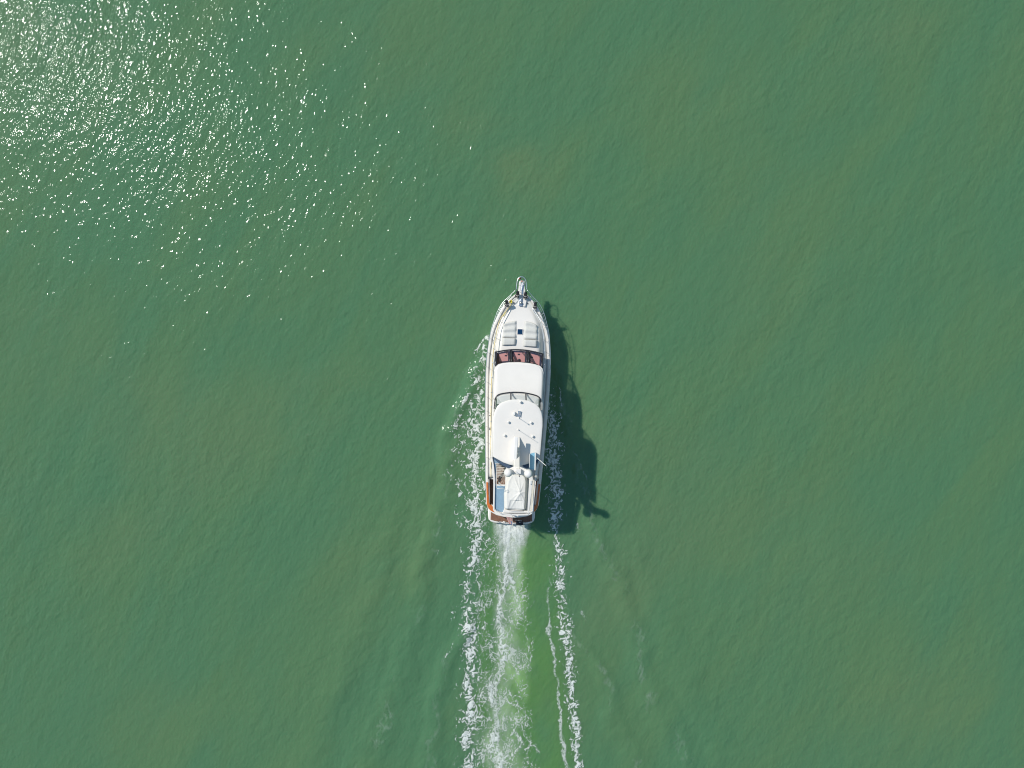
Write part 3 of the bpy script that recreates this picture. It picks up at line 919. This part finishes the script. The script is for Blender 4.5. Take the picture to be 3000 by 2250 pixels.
# pulpit and bow rails
pul = [P(*q) for q in ((1512.5, 847.5, 3.3), (1513.5, 838, 3.33), (1516, 822, 3.36), (1520.5, 813.5, 3.37), (1528, 810.5, 3.38), (1536, 814, 3.37), (1541, 824, 3.36), (1542.5, 838, 3.33), (1543.5, 848.5, 3.3))]
pulpit = tube('pulpit', smooth_path(pul, 5), 0.034, 'steel', Y_)
for s in (-1, 1):
    st_ = pul[0] if s < 0 else pul[-1]
    off = lambda v: interp([(-7, .02), (3.4, .02), (4.6, .11), (5.6, .23), (6.4, .25), (6.7, .18)], v)
    top = [st_] + [Vector((s * (b_(v) + off(v)), v, zg(v) + interp([(-7, .45), (0, .55), (4, .62), (7, .62)], v))) for v in (6.62, 6.3, 5.9, 5.4, 4.8, 4.0, 3.2, 2.2, 1.0, -.3, -1.8, -3.4, -5.0, -6.4)]
    sp = smooth_path(top, 4)
    rail = tube('bow_rail', sp, 0.022, 'steel', Y_)
    mid = [Vector((s * (b_(v) + off(v) * .55), v, zg(v) + .28)) for v in (6.72, 6.4, 5.9, 5.4, 4.8, 4.0, 3.2)]
    tube('mid_rail', smooth_path(mid, 4), 0.014, 'steel', rail, 6)
    for v in (6.3, 5.4, 4.45, 3.4, 2.3, 1.2, 0.05, -1.1, -2.2, -3.4, -4.6, -5.8):
        tube('stanchion', [Vector((s * (b_(v) - .10), v, zg(v) - .02)), Vector((s * (b_(v) + off(v)), v + .04, zg(v) + interp([(-7, .45), (0, .55), (4, .62), (7, .62)], v)))], 0.016, 'steel', rail, 6)
    for q in (7.2, 7.7):
        tube('stanchion', [Vector((s * .24, q - .12, 2.70)), Vector((s * .33, q, 3.35))], 0.016, 'steel', pulpit, 6)
    # cabin-side handrail
    hp = [P(*q) for q in ((1492, 899, 2.75), (1480, 915, 2.85), (1465, 937, 3.0), (1456.5, 965, 3.05), (1452, 990, 3.08), (1446, 1025, 3.1), (1441.5, 1085, 3.1), (1439.3, 1150, 3.1), (1438.3, 1250, 3.1), (1438.2, 1330, 3.1), (1438.6, 1398, 3.1))]
    hp = [Vector((abs(p.x) * s, p.y, p.z)) for p in hp]
    hr = tube('hand_rail', smooth_path(hp, 4), 0.036 if s < 0 else 0.028, 'sunlit_gold' if s < 0 else 'steel', Y_)  # steel rail on both sides; port one coloured as if catching the sun
    for py in (937, 987, 1020, 1062, 1105, 1149, 1191, 1234, 1278, 1321, 1365):
        p = P(1440, py, 3.1)
        k = min(hp, key=lambda q: abs(q.y - p.y))
        u = float(np.interp(-p.y, [-q.y for q in hp], [q.x for q in hp]))
        zz = float(np.interp(-p.y, [-q.y for q in hp], [q.z for q in hp]))
        tube('rail_clamp', [(u - s * .01, p.y - .03, zz + .03), (u - s * .01, p.y + .03, zz + .03)], 0.05, 'steel', hr, 8)
        tube('stanchion', [(u, p.y, zz), (u + s * .03, p.y, zd(p.y) + .03)], 0.016, 'steel', hr, 6)
for px, py in ((1435, 1217), (1435, 1254), (1435, 1258)):
    p = P(px, py, 1.75)
    lathe('fuel_filler', [(0.045, 0), (0.045, 0.025), (0, 0.03)], (p.x, p.y, zd(p.y) + .03), 'instrument', Y_, 10)

# ---------------------------------------------------------------- things carried on board
def fender(px, py, tilt, label):
    p = P(px, py, 3.05)
    base = Vector((p.x, p.y - .14, 2.72))
    t = thing('fender', label, 'fender', base, 'black fenders stowed at the bow')
    M = Matrix.Rotation(R(tilt), 4, 'Y') @ Matrix.Rotation(R(-32), 4, 'X')
    lathe('body', [(0, 0), (0.07, .01), (0.115, .06), (0.12, .14), (0.12, .56), (0.115, .63), (0.06, .69), (0.035, .72), (0.035, .76), (0, .77)], (0, 0, 0), 'rubber', t, 18, M)
    for z in (0.06, 0.34):
        ring = [M @ Vector((0.138 * math.cos(a), 0.138 * math.sin(a), z)) for a in np.linspace(0, 2 * math.pi, 17)[:-1]]
        tube('rack_ring', ring, 0.014, 'gelcoat', t, 6, True)
    s = -1 if p.x < 0 else 1
    tube('strap', [M @ Vector((s * .14, 0, .34)), M @ Vector((s * .17, 0, .16)), M @ Vector((s * .15, -.02, -.02))], 0.035, 'black', t, 6)
    tube('rack_leg', [M @ Vector((0, -.13, .34)), M @ Vector((0, -.13, -.02)), Vector((0, -.1, -.15))], 0.014, 'steel', t, 6)
fender(1517.5, 864, -4, 'black cylindrical fender just left of the anchor platform at the bow')
fender(1538, 866, 5, 'black cylindrical fender just right of the anchor platform at the bow')
fender(1486.5, 891, -8, 'black cylindrical fender on the left bow rail beside the yellow line')
fender(1566.5, 896, 5, 'black cylindrical fender on the right bow rail, set back from the pulpit')

def sun_pad(pts, folds, label, amp, thick, name, curve=0):
    """padded cushion over a four-sided plan with soft edges; pts: fore-left, fore-right, aft-right, aft-left"""
    A, B, C, D = [Vector((p[0], p[1])) for p in pts]
    n, m = 14, 22
    zb = lambda v: trunk_z(v) - 0.02
    base = Vector(((A + C).x / 2, (A + C).y / 2, zb((A + C).y / 2)))
    rows = []
    for j in range(m + 1):
        t = j / m
        row = []
        for i in range(n + 1):
            s = i / n
            q = (A * (1 - s) + B * s) * (1 - t) + (D * (1 - s) + C * s) * t
            if curve:
                so = s if curve > 0 else 1 - s
                q = q + Vector((0, -abs(curve) * so ** 3 * (1 - t) ** 2))
            e = min(s, 1 - s) * n / 1.6
            f = min(t, 1 - t) * m / 1.6
            ed = min(1, e) ** 0.5 * min(1, f) ** 0.5
            z = zb(q.y) + 0.02 + thick * ed + amp * ed * math.sin(t * folds * 2 * math.pi + 0.6)
            row.append(Vector((q.x, q.y, z)) - base)
        rows.append(row)
    o = grid_mesh(name, rows, 'cushion', None)
    o.matrix_world = YM @ Matrix.Translation(base)
    o['label'], o['category'], o['group'] = label, 'cushion', 'sun pads on the foredeck'
    return o
sun_pad([(-1.32, 4.66), (-.30, 4.84), (-.26, 3.50), (-1.33, 3.50)], 2.4, 'large ribbed beige sun pad left of the square deck hatch', .05, .10, 'sun_pad', -.12)
sun_pad([(.34, 4.84), (1.30, 4.76), (1.36, 3.44), (.30, 3.44)], 2.4, 'large ribbed beige sun pad right of the square deck hatch', .05, .10, 'sun_pad', .22)
sun_pad([(-1.34, 3.48), (-.26, 3.48), (-.28, 2.96), (-1.32, 2.90)], 0.5, 'short beige headrest cushion behind the left sun pad', .03, .17, 'headrest_cushion')
sun_pad([(.29, 3.42), (1.37, 3.42), (1.36, 2.86), (.30, 2.90)], 0.5, 'short beige headrest cushion behind the right sun pad', .03, .17, 'headrest_cushion')

def covered_tender():
    base = Vector((0.12, -8.05, 4.24))
    t = thing('covered_tender', 'small tender boat under a creased white fabric cover on the aft upper deck', 'boat', base)
    L0, L1 = -9.34, -6.60                 # stern, bow
    def half(v):                          # left and right limits
        return (interp([(-9.34, -.56), (-9.2, -.70), (-8.2, -.76), (-7.2, -.62), (-6.8, -.40), (-6.60, -.15)], v),
                interp([(-9.34, .80), (-9.2, .93), (-8.2, .98), (-7.2, .97), (-6.85, .85), (-6.60, .45)], v))
    rows = []
    n, m = 46, 90
    px_, py_ = 0.42, -7.95                # the gathered peak
    FOLDS = [(R(a), w, h, l) for a, w, h, l in ((113, .05, .07, 1.5), (128, .04, .04, 1.2), (96, .05, .05, 1.3), (72, .035, .05, .9), (-118, .06, .08, 1.6), (-104, .035, .05, 1.1), (-84, .04, .05, 1.2), (-62, .05, .06, 1.1), (-140, .05, .04, 1.0), (8, .04, .05, .6), (-12, .03, .04, .6), (158, .06, .03, .9))]
    for j in range(m + 1):
        v = L1 + (L0 - L1) * j / m
        a, c = half(v)
        row = []
        for i in range(n + 1):
            s = i / n
            u = a + (c - a) * s
            e = min(s, 1 - s) * 2
            f = min(j / m, 1 - j / m) * 2
            z = 0.02 + 0.42 * min(1, e / 0.22) ** 0.55 * min(1, f / 0.10) ** 0.55
            z += 0.16 * max(0, 1 - math.hypot((u - px_) / 0.8, (v - py_) / 1.5))
            ang = math.atan2(v - py_, u - px_)
            rr = math.hypot(u - px_, v - py_)
            for fa_, fw_, fh_, fl_ in FOLDS:
                da = (ang - fa_ + math.pi) % (2 * math.pi) - math.pi
                off = rr * math.sin(da) if abs(da) < 1.2 else 9
                z += fh_ * math.exp(-(off / fw_) ** 2) * min(1, rr / .15) * max(0, 1 - rr / fl_) * min(1, e / .15)
            z += 0.012 * float(fbm(np.float64(u * 2.2), np.float64(v * 1.2), 611, 2))
            # sagging panel over the stern
            if -9.25 < v < -8.55:
                z -= 0.12 * max(0, 1 - abs(u - .17) / (.42 + .25 * (-8.55 - v))) ** 0.5
            row.append(Vector((u, v, 4.24 + z)) - base)
        rows.append(row)
    grid_mesh('cover', rows, 'cover', t)
    pts = [(half(v)[0] * .96 + .03, v) for v in np.linspace(L1 - .05, L0 + .03, 14)] + [(half(v)[1] * .97 - .02, v) for v in np.linspace(L0 + .03, L1 - .05, 14)]
    prism('hull', [(u - base.x, v - base.y) for u, v in pts], 0.0, 0.22, 'cushion', t, 0.03)
    tube('lashing', [(-.72, -1.30, .05), (-.3, -1.33, .3), (.5, -1.33, .3), (.78, -1.28, .05)], 0.012, 'rope', t, 6)
covered_tender()

# ensign
def ensign():
    foot = P(1501, 1513, 1.66)
    tip = P(1501.5, 1538.5, 3.6)
    t = thing('ensign_flag', 'red white and blue striped flag on a staff at the stern', 'flag', foot)
    d = tip - foot
    tube('staff', [(0, 0, 0), d * .5, d], 0.014, 'gelcoat', t, 8)
    lathe('finial', [(0, -.02), (0.028, 0), (0.02, .03), (0, .04)], d, 'sunlit_gold', t, 10)
    # cloth: hoist on the staff from 35 % to 97 %, fly to port, drooping
    rows, n, m = [], 20, 12
    me_uv = []
    for j in range(m + 1):
        k = j / m                          # 0 = top of hoist (canton side)
        h0 = d * (0.97 - 0.75 * k)
        row = []
        for i in range(n + 1):
            s = i / n
            fly_ = 0.66 * s
            x = -fly_ * (0.40 + 0.34 * k)
            y = 0.03 * s + 0.06 * k * s
            z = -0.30 * s * (1 - k) - 0.10 * s * s + 0.035 * math.sin(s * 8 + k * 2)
            row.append(h0 + Vector((x, y, z)))
        rows.append(row)
    o = grid_mesh('cloth', rows, None, t)
    me = o.data
    uv = me.uv_layers.new(name='UVMap')
    nv = n + 1
    for poly in me.polygons:
        for li in poly.loop_indices:
            vi = me.loops[li].vertex_index
            uv.data[li].uv = ((vi % nv) / n, 1 - (vi // nv) / m)
    mm, nt, b = nt_mat('flag_print')
    N, Lk = nt.nodes, nt.links
    u_ = N.new('ShaderNodeUVMap'); u_.uv_map = 'UVMap'
    sp = N.new('ShaderNodeSeparateXYZ'); Lk.new(u_.outputs[0], sp.inputs[0])
    def mth(op, a, b2=None):
        q = N.new('ShaderNodeMath'); q.operation = op
        for i, s in enumerate((a, b2)):
            if s is None: continue
            if isinstance(s, (int, float)): q.inputs[i].default_value = s
            else: Lk.new(s, q.inputs[i])
        return q.outputs[0]
    stripe = mth('LESS_THAN', mth('MODULO', mth('MULTIPLY', mth('SUBTRACT', 1.0, sp.outputs[1]), 13.0), 2.0), 1.0)
    canton = mth('MULTIPLY', mth('LESS_THAN', sp.outputs[0], 0.4), mth('GREATER_THAN', sp.outputs[1], 6 / 13))
    sx = mth('SUBTRACT', mth('FRACT', mth('MULTIPLY', sp.outputs[0], 15.0)), 0.5)
    sy = mth('SUBTRACT', mth('FRACT', mth('MULTIPLY', sp.outputs[1], 9.3)), 0.5)
    star = mth('MULTIPLY', mth('LESS_THAN', mth('ADD', mth('MULTIPLY', sx, sx), mth('MULTIPLY', sy, sy)), 0.09), canton)
    def mixc(f, a, b2):
        q = N.new('ShaderNodeMix'); q.data_type = 'RGBA'; Lk.new(f, q.inputs[0])
        for i, s in ((6, a), (7, b2)):
            if isinstance(s, tuple): q.inputs[i].default_value = s
            else: Lk.new(s, q.inputs[i])
        return q.outputs[2]
    c = mixc(stripe, (.75, .74, .72, 1), (.48, .03, .045, 1))
    c = mixc(canton, c, (.03, .07, .30, 1))
    c = mixc(star, c, (.75, .75, .75, 1))
    Lk.new(c, b.inputs['Base Color'])
    b.inputs['Roughness'].default_value = 0.8
    me.materials.append(mm)
ensign()

def stern_box():
    a, c = P(1512, 1526, 1.25), P(1533, 1539, 1.25)
    base = Vector(((a.x + c.x) / 2, (a.y + c.y) / 2, 0.42))
    t = thing('grill_box', 'black lidded box on a post at the rear edge of the swim platform', 'box', base)
    w, l = c.x - a.x, a.y - c.y
    body = box('body', (0, 0, .62), (w * .96, l * .96, .26), 'black', t, 0.03)
    box('lid', (0, 0, .80), (w, l, .12), 'black', t, 0.035)
    box('mark', (0, l * .22, .861), (.12, .03, .004), 'mark', t)
    tube('handle', [(-.15, l * .5, .78), (-.15, l * .5 + .05, .80), (.15, l * .5 + .05, .80), (.15, l * .5, .78)], 0.012, 'steel', t, 6)
    tube('post', [(0, .05, 0), (0, 0, .5)], 0.03, 'steel', t, 8)
stern_box()

def yellow_line():
    p = P(1497, 884, 2.66)
    base = Vector((p.x, p.y, zd(p.y) + .05))
    t = thing('yellow_mooring_line', 'bright yellow coiled line on the foredeck beside the left bow fender', 'rope', base)
    pts = []
    for k in range(60):
        a = k * .5
        r_ = .05 + .05 * (k / 60) + .012 * math.sin(k * 1.7)
        pts.append((r_ * math.cos(a), r_ * 1.2 * math.sin(a), .02 + .0022 * k))
    tube('coil', pts, 0.018, 'yellow', t, 6)
    e = [P(1498, 888, 2.66), P(1496, 894, 2.66), P(1489, 903, 2.68), P(1480, 917, 2.7), P(1474, 926, 2.72)]
    tube('tail', smooth_path([Vector((q.x, q.y, zd(q.y) + .09)) - base for q in e], 4), 0.02, 'yellow', t, 6)
yellow_line()
p = P(1522.5, 818, 3.2)
t = thing('red_snubber_line', 'short red and cream line hanging inside the bow pulpit rail', 'rope', p)
tube('bundle', [(-.10, .02, .0), (0, .03, .02), (.10, .06, .03)], 0.045, 'red', t, 8)
tube('tail', [(.10, .06, .03), (.17, .12, .08), (.20, .20, .14)], 0.02, 'rope', t, 6)

# ------------------------------------------------------------------ foam
def foam_fields(step=0.042):
    xs = np.arange(wx(1240), wx(1790), step)
    ys = np.arange(wy(2480), wy(960), step)
    X, Y = np.meshgrid(xs, ys)
    # domain warp: curls the threads
    w1x, w1y = fbm(X / 0.9, Y / 0.9, 201, 2), fbm(X / 0.9 + 9, Y / 0.9 + 3, 211, 2)
    w2x, w2y = perlin(X / 0.30, Y / 0.30, 207), perlin(X / 0.30 + 4, Y / 0.30, 217)
    WX, WY = X + 0.42 * w1x + 0.14 * w2x, Y + 0.42 * w1y + 0.14 * w2y
    n1 = perlin(WX / 0.62, WY / 0.80, 301)
    n2 = perlin(WX / 0.22, WY / 0.27, 307)
    n3 = perlin(WX / 0.13, WY / 0.15, 311)
    def thread(seed, s, k):
        r = np.abs(perlin(WX / s, WY / (s * 1.25), seed))
        return np.clip(1 - r * k, 0, 1)
    # lacy net: thin bright threads at three sizes
    lace_n = np.maximum.reduce([thread(321, .60, 4.6), .92 * thread(323, .32, 3.4), .80 * thread(325, .18, 2.6)])
    # curdled patches
    curd = 0.5 + 0.95 * (0.55 * fbm(WX / 0.7, WY / 1.0, 331, 4) + 0.46 * n2 + 0.36 * n3)
    clump = fbm(X / 1.2, Y / 1.9, 341, 3)
    ex = 0.34 * fbm(X / 1.0, Y / 1.3, 351, 3) + 0.12 * n1 + 0.06 * n2
    Xb, Yb = X + ex, Y + 0.25 * fbm(X, Y, 361, 2)

    def cover(A, dense=0.615, vary=0.32, soft=0.13):
        A = np.clip(A * (1 + vary * 1.6 * clump) , 0, 1.3)
        v = np.clip(0.55 * curd + 0.50 * lace_n * curd * 1.25, 0, 1.2)
        t = 0.98 - dense * A
        return sstep(t - soft, t + soft * 1.6, v) * np.minimum(1, A / 0.12) * np.clip(.62 + .5 * lace_n, 0, .96)
    def many(lines):
        return np.maximum.reduce([band(Xb, Yb, l) for l in lines])
    def wide(l, k, d):
        return [(p[0], p[1], p[2] * k, p[3] * d) for p in l]

    left = [(1430, 985, 8, .6), (1420, 1035, 22, .7), (1408, 1100, 30, .75), (1398, 1180, 36, .78), (1398, 1250, 36, .85), (1394, 1330, 31, 1.0), (1392, 1400, 28, 1.1), (1398, 1460, 21, 1.1), (1391, 1530, 25, 1.15), (1400, 1580, 21, 1.15), (1393, 1622, 18, 1.1), (1377, 1665, 15, 1.0), (1366, 1720, 18, .95), (1372, 1790, 27, .88), (1382, 1850, 29, .95), (1380, 1900, 23, 1.0), (1378, 1970, 23, 1.05), (1375, 2040, 29, .95), (1378, 2120, 27, 1.0), (1372, 2190, 28, 1.0), (1376, 2260, 28, .95), (1378, 2480, 28, .95)]
    crests = [
        [(1428, 983, 5, .9), (1412, 1005, 6, .9), (1402, 1030, 6, .7), (1399, 1050, 4, .4)],
        [(1410, 1092, 6, .9), (1394, 1110, 9, 1.0), (1386, 1128, 6, .7)],
        [(1377, 1152, 6, .9), (1362, 1172, 9, 1.1), (1354, 1195, 6, .8)],
        [(1345, 1222, 10, .7), (1330, 1243, 15, .75), (1324, 1262, 10, .5)],
        [(1362, 1236, 14, .45), (1340, 1272, 16, .55)],
        [(1352, 1295, 18, .5), (1332, 1322, 18, .58), (1342, 1348, 14, .45)],
        [(1332, 1345, 6, .5), (1312, 1380, 8, .55), (1305, 1398, 6, .4)],
        [(1325, 1395, 10, .5), (1348, 1420, 12, .58), (1350, 1440, 8, .4), (1338, 1450, 10, .5)],
        [(1335, 1480, 12, .4), (1350, 1515, 14, .45), (1356, 1545, 10, .4)],
        [(1366, 1415, 9, .6), (1374, 1445, 10, .6)],
        [(1385, 1475, 8, .5), (1370, 1500, 12, .52), (1362, 1520, 9, .4)],
        [(1395, 1622, 6, .9), (1420, 1595, 6, .8), (1438, 1570, 4, .5)],
        [(1365, 1640, 8, .5), (1348, 1605, 12, .42)],
        [(1330, 1780, 10, .38), (1325, 1812, 9, .38)],
        [(1300, 1600, 2, .3), (1262, 1640, 3, .45), (1252, 1660, 2, .3)],
        [(1352, 1850, 4, .55), (1328, 1885, 4, .4), (1310, 1925, 3, .35)],
    ]
    right = [(1606, 1080, 7, .45), (1610, 1140, 17, .55), (1614, 1200, 26, .85), (1618, 1260, 30, .95), (1618, 1330, 30, .98), (1623, 1400, 27, .98), (1628, 1460, 28, .98), (1632, 1520, 24, .98), (1627, 1560, 16, .9), (1633, 1600, 19, .95), (1640, 1650, 23, 1.0), (1643, 1720, 23, .95), (1652, 1780, 19, .9), (1655, 1850, 22, .95), (1665, 1920, 18, .95), (1672, 2000, 19, .95), (1680, 2080, 18, .95), (1688, 2160, 18, 1.0), (1692, 2250, 17, .95), (1705, 2480, 17, .95)]
    rthin = [
        [(1610, 1690, 4, .35), (1604, 1735, 6, .6), (1600, 1762, 7, .65), (1612, 1800, 6, .55), (1606, 1848, 8, .75), (1616, 1880, 6, .65), (1626, 1950, 6, .7), (1633, 2015, 8, .62), (1641, 2060, 6, .65), (1640, 2110, 7, .7), (1645, 2160, 10, .6), (1655, 2220, 10, .55), (1665, 2400, 10, .5)],
        [(1633, 1135, 3, .45), (1640, 1165, 3.5, .6), (1653, 1186, 4, .6)],
        [(1666, 1212, 8, .5), (1672, 1228, 8, .45)],
        [(1680, 1320, 3, .3), (1705, 1370, 5, .4), (1722, 1425, 4, .3)],
        [(1690, 1560, 6, .4), (1694, 1535, 7, .45)],
        [(1700, 1790, 8, .35), (1712, 1815, 7, .35)],
    ]
    core = [
        [(1490, 1545, 18, 1.0), (1488, 1600, 13, 1.0), (1485, 1640, 12, 1.0), (1489, 1680, 14, .95), (1472, 1735, 14, .88), (1462, 1790, 18, .75), (1463, 1830, 17, .7), (1471, 1880, 19, .8), (1479, 1935, 22, .8), (1463, 1975, 16, .65), (1437, 2010, 23, .8), (1450, 2070, 20, .7), (1455, 2125, 18, .65), (1444, 2185, 34, .8), (1466, 2235, 30, .7), (1470, 2300, 30, .65), (1475, 2480, 30, .6)],
        [(1490, 1680, 9, .8), (1510, 1735, 9, .75), (1520, 1785, 7, .5)],
        [(1530, 1560, 8, .6), (1515, 1600, 7, .5)],
        [(1470, 1560, 8, .6), (1460, 1610, 8, .45), (1450, 1650, 8, .35)],
        [(1500, 2130, 6, .65), (1525, 2160, 7, .8), (1527, 2180, 9, .8), (1500, 2205, 8, .75), (1475, 2225, 8, .65)],
        [(1527, 2180, 6, .65), (1560, 2185, 6, .55), (1575, 2200, 6, .45)],
        [(1544, 2185, 5, .55), (1550, 2235, 6, .55)],
        [(1470, 2040, 6, .55), (1500, 2060, 7, .62), (1530, 2080, 6, .55), (1545, 2100, 6, .45)],
        [(1470, 2010, 6, .45), (1510, 1975, 6, .55), (1545, 1945, 7, .55), (1560, 1920, 6, .45)],
        [(1430, 2060, 9, .5), (1425, 2110, 10, .5)],
    ]
    net = [(1487, 1540, 58, .60), (1480, 1650, 66, .62), (1490, 1750, 78, .62), (1492, 1850, 84, .66), (1488, 1950, 88, .64), (1485, 2050, 88, .60), (1488, 2150, 92, .64), (1490, 2250, 95, .64), (1495, 2480, 95, .6)]
    lnet = [(1420, 1480, 24, .5), (1420, 1580, 28, .52), (1412, 1680, 30, .56), (1415, 1800, 34, .60), (1420, 1900, 40, .62), (1420, 2000, 44, .68), (1420, 2100, 46, .66), (1415, 2250, 48, .68), (1415, 2480, 48, .6)]

    # wash: fine threads drawn out along the track
    SX, SY = X + 0.30 * w1x + 0.10 * w2x, Y + 0.5 * w1y + 0.12 * w2y
    def sth(seed, sx, sy, k):
        return np.clip(1 - np.abs(perlin(SX / sx, SY / sy, seed)) * k, 0, 1)
    fine = np.maximum.reduce([sth(401, .55, 1.1, 5.5), .9 * sth(403, .30, .50, 4.0), .8 * sth(405, .16, .24, 3.0)])
    aL = np.maximum(cover(band(Xb, Yb, left)), cover(many(crests), .78, .3))
    aL = np.maximum(aL, cover(band(Xb, Yb, wide(left, 1.8, .55)), .66, .5, .06) * .9)
    aR = np.maximum(cover(band(Xb, Yb, right)), sstep(.18, .85, np.clip(many(rthin), 0, 1) * (1 + .9 * clump) * (.2 + .6 * curd + .8 * fine)) * .72)
    aR = np.maximum(aR, cover(band(Xb, Yb, wide(right, 1.5, .55)), .68, .5, .06) * .85)
    An = np.clip(np.maximum(band(Xb, Yb, net, 3), band(Xb, Yb, lnet, 3)) * (1 + 1.6 * clump), 0, 1)
    a_net = sstep(1.0 - .62 * An, 1.14 - .50 * An, fine * (.60 + .7 * curd)) * 0.60 * np.minimum(1, An / .2)
    Ac = np.clip(many(core), 0, 1) * (1 + .35 * clump)
    aC = np.maximum(a_net, sstep(.14, .95, Ac * (.20 + .55 * curd + .80 * fine)) * .92)
    wash = [(1500, 1515, 60, 1.35), (1499, 1545, 58, 1.25), (1497, 1580, 50, .95), (1495, 1620, 40, .6), (1492, 1670, 32, .36), (1488, 1740, 30, .2)]
    streak = 0.5 + 0.9 * fbm(X / .22 + .4 * w1x, Y / 1.3, 431, 3)
    Aw = np.clip(band(X + .25 * ex, Y, wash), 0, 1.3)
    aC = np.maximum(aC, np.clip(Aw * (.55 + .75 * streak + .5 * (curd - .5)), 0, .97))
    veil = np.clip(many([[(p[0] + 14, p[1], p[2] * 2.4, .6) for p in core[0]]]), 0, 1) * (.30 + .9 * np.clip(fbm(WX / .7, WY / .9, 421, 4) + .2, 0, 1))
    aC = np.maximum(aC, np.clip(veil * .46, 0, .45))
    return X, Y, aL, aC, aR, n2

def wisp_fields(step=0.07):
    xs, ys = np.arange(wx(960), wx(2080), step), np.arange(wy(2340), wy(1180), step)
    X, Y = np.meshgrid(xs, ys)
    ex = 0.55 * fbm(X / 2.0, Y / 2.5, 651, 3)
    A = np.maximum.reduce([band(X + ex + 0.9 * fbm(X / 3.0 + 7, Y / 3.0, 31, 3), Y, [(p[0] + 2, p[1], max(7, p[2] * .42), 1.0) for p in c]) for c in CREST[:4]])
    w1 = fbm(X / 0.9, Y / 0.9, 661, 2)
    th = np.clip(1 - np.abs(perlin((X + .4 * w1) / .35, (Y + .5 * w1) / 1.2, 671)) * 2.6, 0, 1)
    pat = np.clip(fbm(X / 1.6, Y / 3.2, 681, 3) * 2.2 + .35, 0, 1)
    return X, Y, np.clip(A, 0, 1) * th ** 2 * pat * .17

def build_foam():
    X, Y, aL, aC, aR, n2 = foam_fields()
    alpha = np.clip(np.maximum.reduce([aL, aR, aC]), 0, 1)
    Z = water_h(X, Y) + 0.012 + 0.05 * alpha ** 2 * (0.6 + 0.5 * n2)
    who = np.argmax(np.stack([aL, aC, aR]), 0)
    ny, nx = X.shape
    idx = np.arange(nx * ny).reshape(ny, nx)
    fa = np.stack([idx[:-1, :-1], idx[:-1, 1:], idx[1:, 1:], idx[1:, :-1]], -1).reshape(-1, 4)
    al, wh = alpha.ravel(), who.ravel()
    co = np.stack([X, Y, Z], -1).reshape(-1, 3)
    keep = al[fa].max(1) > 0.03
    fa = fa[keep]
    mx = np.take_along_axis(fa, al[fa].argmax(1)[:, None], 1)[:, 0]
    fw = wh[mx]
    m = bpy.data.materials.new('foam')
    m.use_nodes = True
    nt = m.node_tree
    b = nt.nodes['Principled BSDF']
    b.inputs['Base Color'].default_value = (0.68, 0.71, 0.67, 1)
    b.inputs['Roughness'].default_value = 0.7
    b.inputs['Specular IOR Level'].default_value = 0.2
    at = nt.nodes.new('ShaderNodeAttribute'); at.attribute_name = 'cover'
    tc = nt.nodes.new('ShaderNodeTexCoord')
    ns = nt.nodes.new('ShaderNodeTexNoise'); ns.inputs['Scale'].default_value = 14; ns.inputs['Detail'].default_value = 4
    nt.links.new(tc.outputs['Object'], ns.inputs[0])
    mr = nt.nodes.new('ShaderNodeMapRange')
    mr.inputs[1].default_value, mr.inputs[2].default_value = 0.3, 0.7
    mr.inputs[3].default_value, mr.inputs[4].default_value = 0.75, 1.1
    nt.links.new(ns.outputs[0], mr.inputs[0])
    mu_ = nt.nodes.new('ShaderNodeMath'); mu_.operation = 'MULTIPLY'; mu_.use_clamp = True
    nt.links.new(at.outputs['Fac'], mu_.inputs[0]); nt.links.new(mr.outputs[0], mu_.inputs[1])
    nt.links.new(mu_.outputs[0], b.inputs['Alpha'])
    bp = nt.nodes.new('ShaderNodeBump'); bp.inputs['Distance'].default_value = 0.03
    nt.links.new(ns.outputs[0], bp.inputs['Height']); nt.links.new(bp.outputs[0], b.inputs['Normal'])
    for k, (nm, lab) in enumerate((('bow_wave_foam', 'white foam band trailing along the left side of the yacht and its wake'),
                                   ('propeller_wash', 'milky churned foam streak straight behind the stern'),
                                   ('bow_wave_foam', 'white foam band trailing along the right side of the yacht and its wake'))):
        f = fa[fw == k]
        used = np.unique(f)
        re = np.zeros(len(co), np.int64); re[used] = np.arange(len(used))
        me = bpy.data.meshes.new(nm)
        me.from_pydata(co[used].tolist(), [], re[f].tolist())
        me.polygons.foreach_set('use_smooth', [True] * len(me.polygons))
        me.attributes.new('cover', 'FLOAT', 'POINT').data.foreach_set('value', al[used])
        me.materials.append(m)
        o = link(nm, me, None)
        o['kind'], o['label'], o['category'] = 'stuff', lab, 'foam'
    X, Y, al = wisp_fields()
    ny, nx = X.shape
    idx = np.arange(nx * ny).reshape(ny, nx)
    f = np.stack([idx[:-1, :-1], idx[:-1, 1:], idx[1:, 1:], idx[1:, :-1]], -1).reshape(-1, 4)
    al = al.ravel()
    f = f[al[f].max(1) > 0.02]
    used = np.unique(f)
    re = np.zeros(nx * ny, np.int64); re[used] = np.arange(len(used))
    co = np.stack([X, Y, water_h(X, Y) + 0.012], -1).reshape(-1, 3)
    me = bpy.data.meshes.new('crest_froth')
    me.from_pydata(co[used].tolist(), [], re[f].tolist())
    me.polygons.foreach_set('use_smooth', [True] * len(me.polygons))
    me.attributes.new('cover', 'FLOAT', 'POINT').data.foreach_set('value', al[used])
    me.materials.append(m)
    o = link('crest_froth', me, None)
    o['kind'], o['label'], o['category'] = 'stuff', 'faint wisps of froth on the diverging wake crests outside the foam bands', 'foam'
build_foam()
